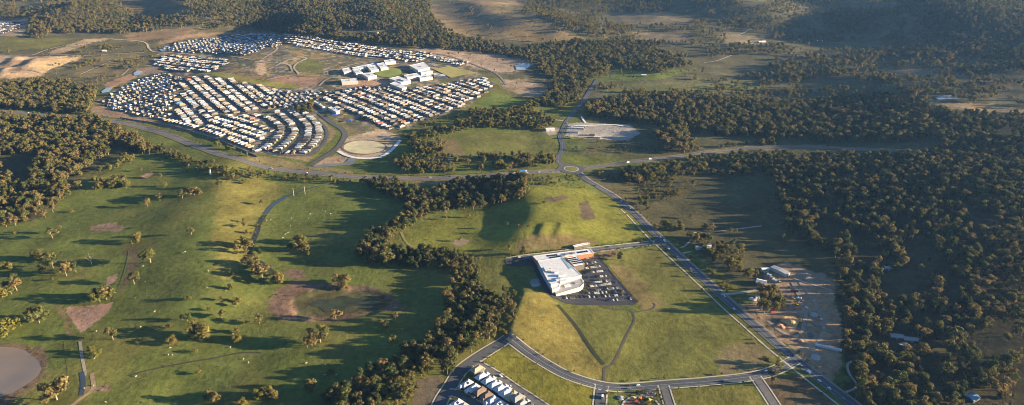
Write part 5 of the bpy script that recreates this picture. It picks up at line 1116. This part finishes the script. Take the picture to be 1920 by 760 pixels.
for i in range(7): container(1533 + i * 6.6, 649 + i * 1.5, -.28, CONT, f'white container, {ordn(i)} from the left in the curved row', 'curved row of white containers')
for i, (px, py) in enumerate(((1408, 562), (1414, 564), (1420, 560), (1425, 559))): container(px, py, .15, CONT, f'white container, {ordn(i)} from left on the lot beside the yard drive', 'white containers by the yard drive')
for i, (px, py, ci) in enumerate(((1480, 540, 3), (1492, 547, 3), (1498, 560, 0), (1505, 566, 2), (1476, 556, 2), (1470, 562, 0), (1484, 566, 1), (1478, 572, 2), (1466, 572, 1), (1511, 578, 0), (1540, 600, 2), (1500, 626, 1), (1532, 612, 2), (1488, 560, 1))):
    x, y = P(px, py); k = (0, 1, 2)[i % 3]; e = bpy.data.objects.new('material_stack', None); col.objects.link(e); e.location = (x, y, H(x, y)); e.rotation_euler.z = px
    mm = (WHITE, mat('timber', (.36, .25, .14), .9, .2, 1), GREY2, CHAR)[ci]
    for q in range(3 + k): put('bundle', MB().box(-3 + q * 1.3, -1.9 + q * 1.3, -1.6, 1.6, 0, 1.0 + .5 * ((q + k) % 3)).mesh('bundle', [mm]), e)
    tag(e, f"stack of {('white', 'timber', 'grey', 'black')[ci]} building material, {ordn(i)} listed from the top of the works yard".replace(' listed', ''), 'material stack', 'stacks in the works yard')
container(1449, 586, .1, CONTR, 'red container at the edge of the works yard trees')
container(1487, 546, -.2, CONTR, 'red container at the top of the works yard')
def machine(px, py, rz, colr, lab):
    x, y = P(px, py); e = bpy.data.objects.new('excavator', None); col.objects.link(e); e.location = (x, y, H(x, y)); e.rotation_euler.z = rz
    for s in (-1, 1): put('track', MB().box(-2, 2, s * 1.3 - .3, s * 1.3 + .3, 0, .9, 0, .85).mesh('track', [RUBB]), e)
    put('body', MB().box(-2.1, 1.2, -1.4, 1.4, .95, 2.3, 0, .94).mesh('body', [colr]), e); put('cab', MB().box(.2, 1.6, -1.3, -.1, 2.31, 3.4, 0, .8).mesh('cab', [GLASS]), e)
    b = MB(); tube(b, [(1.2, .4, 1.8), (3.6, .4, 4.2), (5.6, .4, 2.6), (5.8, .4, .6)], [.35, .3, .22, .3], 6); put('boom', b.mesh('boom', [colr]), e); tag(e, lab, 'excavator')
YELM = mat('machine_yellow', (.62, .42, .04), .5)
machine(1494, 572, .5, YELM, 'yellow excavator in the middle of the works yard'); machine(1500, 604, 2.2, YELM, 'yellow excavator beside the orange soil heap'); machine(1462, 530, 1.2, YELM, 'yellow excavator near the row of site huts')
for px, py, r, h, lab, c in ((1483, 604, 9, 4, 'tall orange soil heap in the works yard', (.50, .31, .14)), (1500, 640, 5, 2, 'small brown soil heap near the road', (.24, .17, .12)), (1462, 612, 6, 2.4, 'reddish soil heap at the left side of the yard', (.36, .2, .12)), (1548, 628, 7, 2.5, 'tan soil heap at the right side of the yard', (.34, .25, .16)), (1545, 575, 7, 2.2, 'orange-brown soil heap below the upper track', (.38, .22, .12)), (1518, 610, 4, 1.6, 'low tan soil heap right of the orange heap', (.36, .28, .2)), (1518, 648, 5, 2.4, 'pale soil heap beside the curved containers', (.36, .27, .2)), (1516, 520, 12, 3, 'broad grey-brown soil heap at the top of the yard', (.24, .19, .15))):
    x, y = P(px, py); v = []; f = []; n = 20; rr = random.Random(int(px))
    for k in range(5):
        for j in range(n):
            a = j * 6.2832 / n; q = r * (1 - k / 4.6) * (1 + .2 * math.sin(3 * a + px) + rr.uniform(-.08, .08)); v.append((q * math.cos(a) * 1.3, q * math.sin(a), -.6 + (h + .6) * math.sin(k / 4 * 1.57) + rr.uniform(-.15, .15)))
    f = [(k * n + j, k * n + (j + 1) % n, (k + 1) * n + (j + 1) % n, (k + 1) * n + j) for k in range(4) for j in range(n)] + [[4 * n + j for j in range(n)]]
    tag(put('soil_heap', mesh_of('soil_heap', v, f, [mat('soil_%d' % px, c, .95, .3, .4)]), None, (x, y, H(x, y))), lab, 'soil heap')
# pillar in the pasture, wall along the highway, pylon poles
x, y = P(395, 328); e = put('pillar', MB().box(-1.3, 1.3, -1.3, 1.3, -.5, 9.5, 0, .9).mesh('pillar', [WHITE]), None, (x, y, H(x, y))); put('cap', MB().box(-1.5, 1.5, -1.5, 1.5, 9.51, 10.2).mesh('cap', [GREYR]), e); tag(e, 'lone white pillar standing on the upper pasture', 'pillar')
wl_ = WL([(225, 222), (300, 234), (350, 245), (400, 260), (440, 277), (482, 295)], 12)
mb = MB()
for i in range(len(wl_) - 1):
    (xa, ya), (xb, yb) = wl_[i], wl_[i + 1]; za, zb = H(xa, ya), H(xb, yb); t = np.array([-(yb - ya), xb - xa]); t = t / np.linalg.norm(t) * .15
    mb.add([(xa - t[0], ya - t[1], za - .5), (xb - t[0], yb - t[1], zb - .5), (xb + t[0], yb + t[1], zb - .5), (xa + t[0], ya + t[1], za - .5), (xa - t[0], ya - t[1], za + 3), (xb - t[0], yb - t[1], zb + 3), (xb + t[0], yb + t[1], zb + 3), (xa + t[0], ya + t[1], za + 3)],
           [(4, 5, 6, 7), (0, 1, 5, 4), (2, 3, 7, 6), (1, 2, 6, 5), (3, 0, 4, 7)])
tag(put('sound_wall', mb.mesh('sound_wall', [BRICK2])), 'long cream sound wall between highway and housing estate', 'wall')
for px, py, lab in ((572, 364, 'right of two pale power poles beside the creek pool'), (551, 367, 'left of two pale power poles beside the creek pool')):
    x, y = P(px, py); e = bpy.data.objects.new('power_pole', None); col.objects.link(e); e.location = (x, y, H(x, y))
    b = MB(); tube(b, [(0, 0, -1), (0, 0, 15)], [.45, .25], 8); put('mast', b.mesh('mast', [CONC]), e); put('crossarm', MB().box(-2.2, 2.2, -.15, .15, 13, 13.4).mesh('crossarm', [CONC]), e); tag(e, lab, 'pole')

# ------------------------------------------------------------------ playground at the bottom edge
patch('playground_soil', [(1168, 752), (1185, 742), (1200, 746), (1206, 765), (1165, 775)], mat('bark_mulch', (.16, .075, .055), .95, .3, .6), .14, sm=True)
ribbon('playground_path', WL([(1165, 765), (1172, 752), (1188, 744), (1206, 744), (1225, 748), (1236, 760)], 3), 2.2, CONC, .18)
patch('playground_paving', [(1196, 738), (1226, 732), (1234, 742), (1215, 748)], mat('pink_paving', (.35, .28, .26), .9, .2, .4), .12)
for px, py, c, lab in ((1190, 750, (.75, .62, .04), 'yellow shade sail over the playground, leftmost'), (1193, 757, (.55, .06, .03), 'red shade sail at the playground centre'), (1201, 751, (.62, .14, .02), 'orange shade sail right of the red one'), (1216, 757, (.6, .10, .03), 'dark red shade sail at the playground right'), (1219, 754, (.45, .62, .05), 'lime shade sail at the playground right')):
    x, y = P(px, py); e = bpy.data.objects.new('shade_sail', None); col.objects.link(e); e.location = (x, y, H(x, y)); e.rotation_euler.z = px
    for a in range(3): put('post', MB().cyl(2.6 * math.cos(a * 2.094), 2.6 * math.sin(a * 2.094), -.5, 3.6, .1, 6).mesh('post', [GREY2]), e)
    put('sail', MB().add([(2.7 * math.cos(a * 2.094), 2.7 * math.sin(a * 2.094), 3.2 + .5 * (a == 1)) for a in range(3)] + [(2.7 * math.cos(a * 2.094), 2.7 * math.sin(a * 2.094), 3.26 + .5 * (a == 1)) for a in range(3)], [(0, 2, 1), (3, 4, 5), (0, 1, 4, 3), (1, 2, 5, 4), (2, 0, 3, 5)]).mesh('sail', [mat('sail_%d' % px, c, .6)]), e)
    tag(e, lab, 'shade sail')
tank(1164, 747, 3.4, 1.0, WHITE, 'round white splash basin at the playground edge')

# ------------------------------------------------------------------ vehicles
def car_mesh(l=4.5, w_=1.8, h=1.5, c=(.7, .7, .7), van=False):
    m = mat('car_%02d%02d%02d' % tuple(int(v * 99) for v in c), c, .35, spec=.5); b = MB(); a = l / 2; s = w_ / 2
    prof = [(-a, .35), (-a, .8), (-a + .15, .95), (a - .1, .85), (a, .7), (a, .35)] if not van else [(-a, .4), (-a, h - .15), (-a + .2, h), (a * .55, h), (a - .15, 1.1), (a, .9), (a, .4)]
    n = len(prof); v = [(x, -s, z) for x, z in prof] + [(x, s, z) for x, z in prof]
    b.add(v, [list(range(n)), list(range(n, 2 * n))[::-1]] + [(i, n + i, n + (i + 1) % n, (i + 1) % n) for i in range(n)])
    if not van: b.box(-a * .80, a * .42, -s * .9, s * .9, .93, h, 0, .74, .86)
    for x in (-a * .62, a * .62):
        for y in (-s, s):
            vv = [(x + .32 * math.cos(t), y + d, .32 + .32 * math.sin(t)) for d in (-.1, .1) for t in np.linspace(0, 6.283, 10, False)]
            b.add(vv, [list(range(10))[::-1], list(range(10, 20))] + [(i, (i + 1) % 10, 10 + (i + 1) % 10, 10 + i) for i in range(10)], 1)
    g = MB()
    if van: g.box(a * .56, a - .2, -s * .86, s * .86, 1.12, h - .12, 0, .9)
    else: g.box(-a * .83, a * .46, -s * .93, s * .93, .95, h - .10, 0, .73, .88)
    return b.mesh('car_body', [m, RUBB]), g.mesh('car_window', [GLASS])
CARC = [((.78, .78, .77), 'white'), ((.45, .46, .48), 'silver'), ((.2, .205, .215), 'grey'), ((.03, .03, .035), 'black'), ((.35, .03, .03), 'red'), ((.04, .08, .25), 'blue')]
CARS = [car_mesh(c=c) for c, _ in CARC]; VAN = car_mesh(6.2, 2.1, 2.5, (.8, .8, .79), True)
ncar = {}
def car(x, y, z, rz, ci, lab, grp):
    b, g = CARS[ci] if ci >= 0 else VAN
    o = put('car' if ci >= 0 else 'van', b, None, (float(x), float(y), z), rz); put('window', g, o)
    k = (lab, ci); ncar[k] = ncar.get(k, 0) + 1
    tag(o, f"{CARC[ci][1] + ' car' if ci >= 0 else 'white van'}, {ordn(ncar[k] - 1)} such {lab}", 'car' if ci >= 0 else 'van', grp)
cr = random.Random(9)
def on_road(key, pxs, side, lab, grp):
    l, wd = LINES[key]; pp = np.stack(pix(l[:, 0], l[:, 1], height(l[:, 0], l[:, 1])), 1)
    for px, py in pxs:
        i = int(np.argmin((pp[:, 0] - px) ** 2 + (pp[:, 1] - py) ** 2)); i = min(max(i, 1), len(l) - 2); t = l[i + 1] - l[i - 1]; t /= np.linalg.norm(t)
        sd_ = side if side else cr.choice((-1, 1)); p = l[i] + np.array([-t[1], t[0]]) * sd_ * wd * .24
        car(p[0], p[1], H(*p) + lift(p[1]) + .06, math.atan2(t[1], t[0]) + (math.pi if sd_ < 0 else 0), cr.choice((0, 0, 0, 1, 2, 3, -1)), lab, grp)
on_road('hwy', [(8, 209), (50, 213), (513, 313), (576, 321), (688, 333), (712, 334), (738, 334), (808, 335), (840, 334), (965, 326), (985, 324), (1012, 323), (1032, 322)], 0, 'from the left on the highway', 'traffic on the highway')
on_road('east', [(1178, 305), (1222, 299), (1855, 301)], 0, 'from the left on the eastern highway', 'traffic on the highway')
on_road('main', [(1090, 337), (1120, 350), (1166, 372), (1178, 394), (1243, 443), (1244, 451), (1258, 466), (1275, 484), (1300, 505), (1352, 562), (1380, 580), (1482, 673), (1503, 682), (1505, 688), (1520, 702), (1538, 715), (1555, 728), (1580, 744)], 0, 'down the main road from the roundabout', 'traffic on the main road')
on_road('north', [(1050, 250), (1056, 262), (1048, 300), (1060, 232)], 0, 'down the northern road', 'traffic on the northern road')
on_road('shop', [(1223, 454), (1208, 456), (1141, 464), (975, 486)], 0, 'from the right on the shop road', 'traffic on the shop road')
on_road('south', [(1197, 728), (1175, 730), (1182, 730), (1355, 714), (1440, 697)], 0, 'from the left on the southern road', 'traffic on the southern road')
on_road('lane_a', [(938, 705), (956, 719), (985, 742)], 0, 'down the estate lane', 'cars on the estate lane'); on_road('stub_a', [(1126, 748)], 0, 'on the stub road', 'cars on the stub road')
# blue lorry on the highway
l, _ = LINES['hwy']; pp = np.stack(pix(l[:, 0], l[:, 1], height(l[:, 0], l[:, 1])), 1); i = int(np.argmin(abs(pp[:, 0] - 983))); t = l[i + 1] - l[i - 1]; nn = np.array([-t[1], t[0]]) / np.linalg.norm(t); p = l[i] + nn * 4.6
e = bpy.data.objects.new('lorry', None); col.objects.link(e); e.location = (float(p[0]), float(p[1]), H(*p) + lift(p[1]) + .1); e.rotation_euler.z = math.atan2(t[1], t[0])
BLUE = mat('lorry_blue', (.04, .20, .52), .5)
put('trailer', MB().box(-8, 4.2, -1.25, 1.25, 1.1, 3.9).mesh('trailer', [BLUE]), e); put('cab', MB().box(4.6, 7, -1.2, 1.2, .7, 3.3, 0, .92).mesh('cab', [WHITE]), e)
for xx in (-6.5, -5, 2.5, 6):
    for s in (-1, 1):
        vv = [(xx + .5 * math.cos(a), s * 1.1 + d, .5 + .5 * math.sin(a)) for d in (-.15, .15) for a in np.linspace(0, 6.283, 10, False)]
        put('wheel', MB().add(vv, [list(range(10))[::-1], list(range(10, 20))] + [(i, (i + 1) % 10, 10 + (i + 1) % 10, 10 + i) for i in range(10)]).mesh('wheel', [RUBB]), e)
tag(e, 'long blue lorry on the highway just left of the roundabout', 'lorry')
# car park rows (pixels of the row ends), bays painted, kerbed islands planted
ROWS = [((1098, 485), (1114, 483), 5), ((1096, 496), (1122, 492), 7), ((1097, 504), (1130, 500), 8), ((1098, 513), (1140, 508), 9), ((1098, 523), (1146, 517), 7), ((1102, 532), (1152, 526), 12), ((1106, 538), (1157, 531), 12), ((1110, 546), (1165, 540), 13), ((1092, 551), (1172, 547), 10), ((1112, 558), (1180, 553), 10), ((1050, 560), (1108, 557), 7), ((1130, 565), (1188, 561), 6)]
for r, (a, b, n) in enumerate(ROWS):
    A, B = np.array(P(*a)), np.array(P(*b)); u = (B - A) / np.linalg.norm(B - A); L = np.linalg.norm(B - A); nv = np.array([-u[1], u[0]])
    bays = int(L / 2.7); used = sorted(cr.sample(range(bays), min(int(n * 1.3), bays)))
    mb = MB()
    for k in range(bays + 1):
        c = A + u * k * 2.7; p0, p1 = c - nv * 2.5, c + nv * 2.5; q = u * .09
        mb.add([(*(p0 - q), H(*p0) + lift(p0[1]) + .14), (*(p0 + q), H(*p0) + lift(p0[1]) + .14), (*(p1 + q), H(*p1) + lift(p1[1]) + .14), (*(p1 - q), H(*p1) + lift(p1[1]) + .14)], [(0, 1, 2, 3)])
    tag(put('bay_marking', mb.mesh('bay_marking', [PAINT])), kind='structure')
    for k in used:
        c = A + u * (k + .5) * 2.7; car(c[0], c[1], H(*c) + lift(c[1]) + .10, math.atan2(nv[1], nv[0]) + cr.choice((0, math.pi)), cr.choice((0, 0, 0, 1, 1, 2, 2, 3, 3, 3, 5)), f'from left in {ordn(r)} car park row', 'cars in the supermarket car park')
gx, gy, gh, gf = [], [], [], []
for r, (a, b, n) in enumerate(ROWS):
    for k in range(5 if r > 5 else 3):
        s = (k + cr.random()) / 5; x, y = P(a[0] + (b[0] - a[0]) * s, a[1] + (b[1] - a[1]) * s - 2); gx.append(x); gy.append(y); gh.append(cr.uniform(2, 4.5)); gf.append(cr.choice((12, 13, 14, 15)))
for s in np.linspace(0, 1, 60): x, y = P(1125 + 71 * s + cr.uniform(-.5, .5), 481 + 86 * s); gx.append(x); gy.append(y); gh.append(cr.uniform(1.2, 2.4)); gf.append(cr.choice((14, 15, 10)))
for px, py in [(1205 + cr.uniform(-12, 36), 745 + cr.uniform(-10, 16)) for _ in range(30)] + [(1093 + cr.uniform(-3, 10), 532 + cr.uniform(-4, 18)) for _ in range(14)] + [(1448 + cr.uniform(-14, 18), 700 + cr.uniform(-3, 3)) for _ in range(16)]:
    x, y = P(px, py); gx.append(x); gy.append(y); gh.append(cr.uniform(2, 4)); gf.append(cr.choice((12, 13, 14, 15, 10)))
scatter('car_park_planting', *map(np.array, (gx, gy, gh, gf)), 'shrubs and small trees around the car park and playground', 'planting')

# ------------------------------------------------------------------ cattle, each one continuous body
def cow_mesh(name, graze, m):
    J = [(-.75, 0, 1.15), (0, 0, 1.12), (.7, 0, 1.2), (1.05, 0, 1.15 if graze else 1.45), (1.35, 0, .55 if graze else 1.6), (1.62, 0, .25 if graze else 1.45)]
    R = [.34, .42, .38, .2, .17, .09]; E = [(i, i + 1) for i in range(5)]
    for bx, par, kx in ((-.8, 0, .08), (.72, 2, -.06)):
        for s in (-.24, .24):
            k = len(J); J += [(bx, s, .85), (bx + kx, s, .45), (bx, s, .03)]; R += [.16, .09, .07]; E += [(par, k), (k, k + 1), (k + 1, k + 2)]
    k = len(J); J += [(-1.1, 0, 1.05), (-1.15, 0, .6)]; R += [.04, .03]; E += [(0, k), (k, k + 1)]
    me = bpy.data.meshes.new('skeleton'); me.from_pydata(J, E, []); o = bpy.data.objects.new('skeleton', me); col.objects.link(o)
    sk = o.modifiers.new('skin', 'SKIN'); sd2 = o.modifiers.new('sub', 'SUBSURF'); sd2.levels = 1
    for v, r in zip(me.skin_vertices[0].data, R): v.radius = (r, r)
    me.skin_vertices[0].data[0].use_root = True
    out = bpy.data.meshes.new_from_object(o.evaluated_get(bpy.context.evaluated_depsgraph_get())); out.name = name
    bpy.data.objects.remove(o); out.materials.clear(); out.materials.append(m); return out
COW = [cow_mesh('cow_body', True, mat('pale_hide', (.50, .47, .41), .9, .15, 2)), cow_mesh('cow_body', False, MATS['pale_hide']), cow_mesh('cow_body', True, mat('brown_hide', (.20, .12, .075), .9, .2, 2))]
HERDS = [('on the flat right of the creek pool', [(500, 414), (525, 410), (508, 413), (547, 410), (578, 410), (540, 437), (535, 440), (530, 447), (582, 402), (610, 397), (620, 402), (545, 424), (513, 432)]),
         ('on the slope below the pasture ridge', [(391, 509), (272, 529), (343, 475), (347, 473), (412, 458), (423, 546), (389, 540), (365, 560), (269, 500), (253, 560)]),
         ('on the lower left pasture', [(177, 673), (290, 585), (181, 622), (308, 615), (326, 651), (319, 653), (316, 666), (323, 666), (432, 652), (437, 627), (255, 707), (200, 726), (191, 733), (198, 755), (176, 724), (158, 729), (466, 681), (457, 674), (264, 614)]),
         ('on the shaded flat left of the lower creek belt', [(574, 682), (610, 685), (631, 704), (610, 691), (609, 704)])]
for zn, pts in HERDS:
    for i, (px, py) in enumerate(sorted(pts)):
        x, y = P(px, py); k = cr.choice((0, 0, 1, 0, 2))
        o = put('cow', COW[k], None, (x, y, H(x, y)), cr.uniform(0, 6.28)); tag(o, f"{'brown' if k == 2 else 'pale'} cow, {ordn(i)} from left {zn}", 'cow', 'cattle ' + zn)

# ------------------------------------------------------------------ haze
m = bpy.data.materials.new('haze'); m.use_nodes = True; t = m.node_tree; t.nodes.clear(); o = t.nodes.new('ShaderNodeOutputMaterial'); pv = t.nodes.new('ShaderNodeVolumePrincipled')
pv.inputs['Color'].default_value = (.22, .46, 1.0, 1); pv.inputs['Density'].default_value = 2.3e-5; pv.inputs['Anisotropy'].default_value = .2
t.links.new(pv.outputs[0], o.inputs['Volume'])
tag(put('haze', MB().box(-27000, 27000, -60, 10200, -80, 540).mesh('haze', [m])), 'thin bluish air over the whole valley', 'haze', kind='stuff')
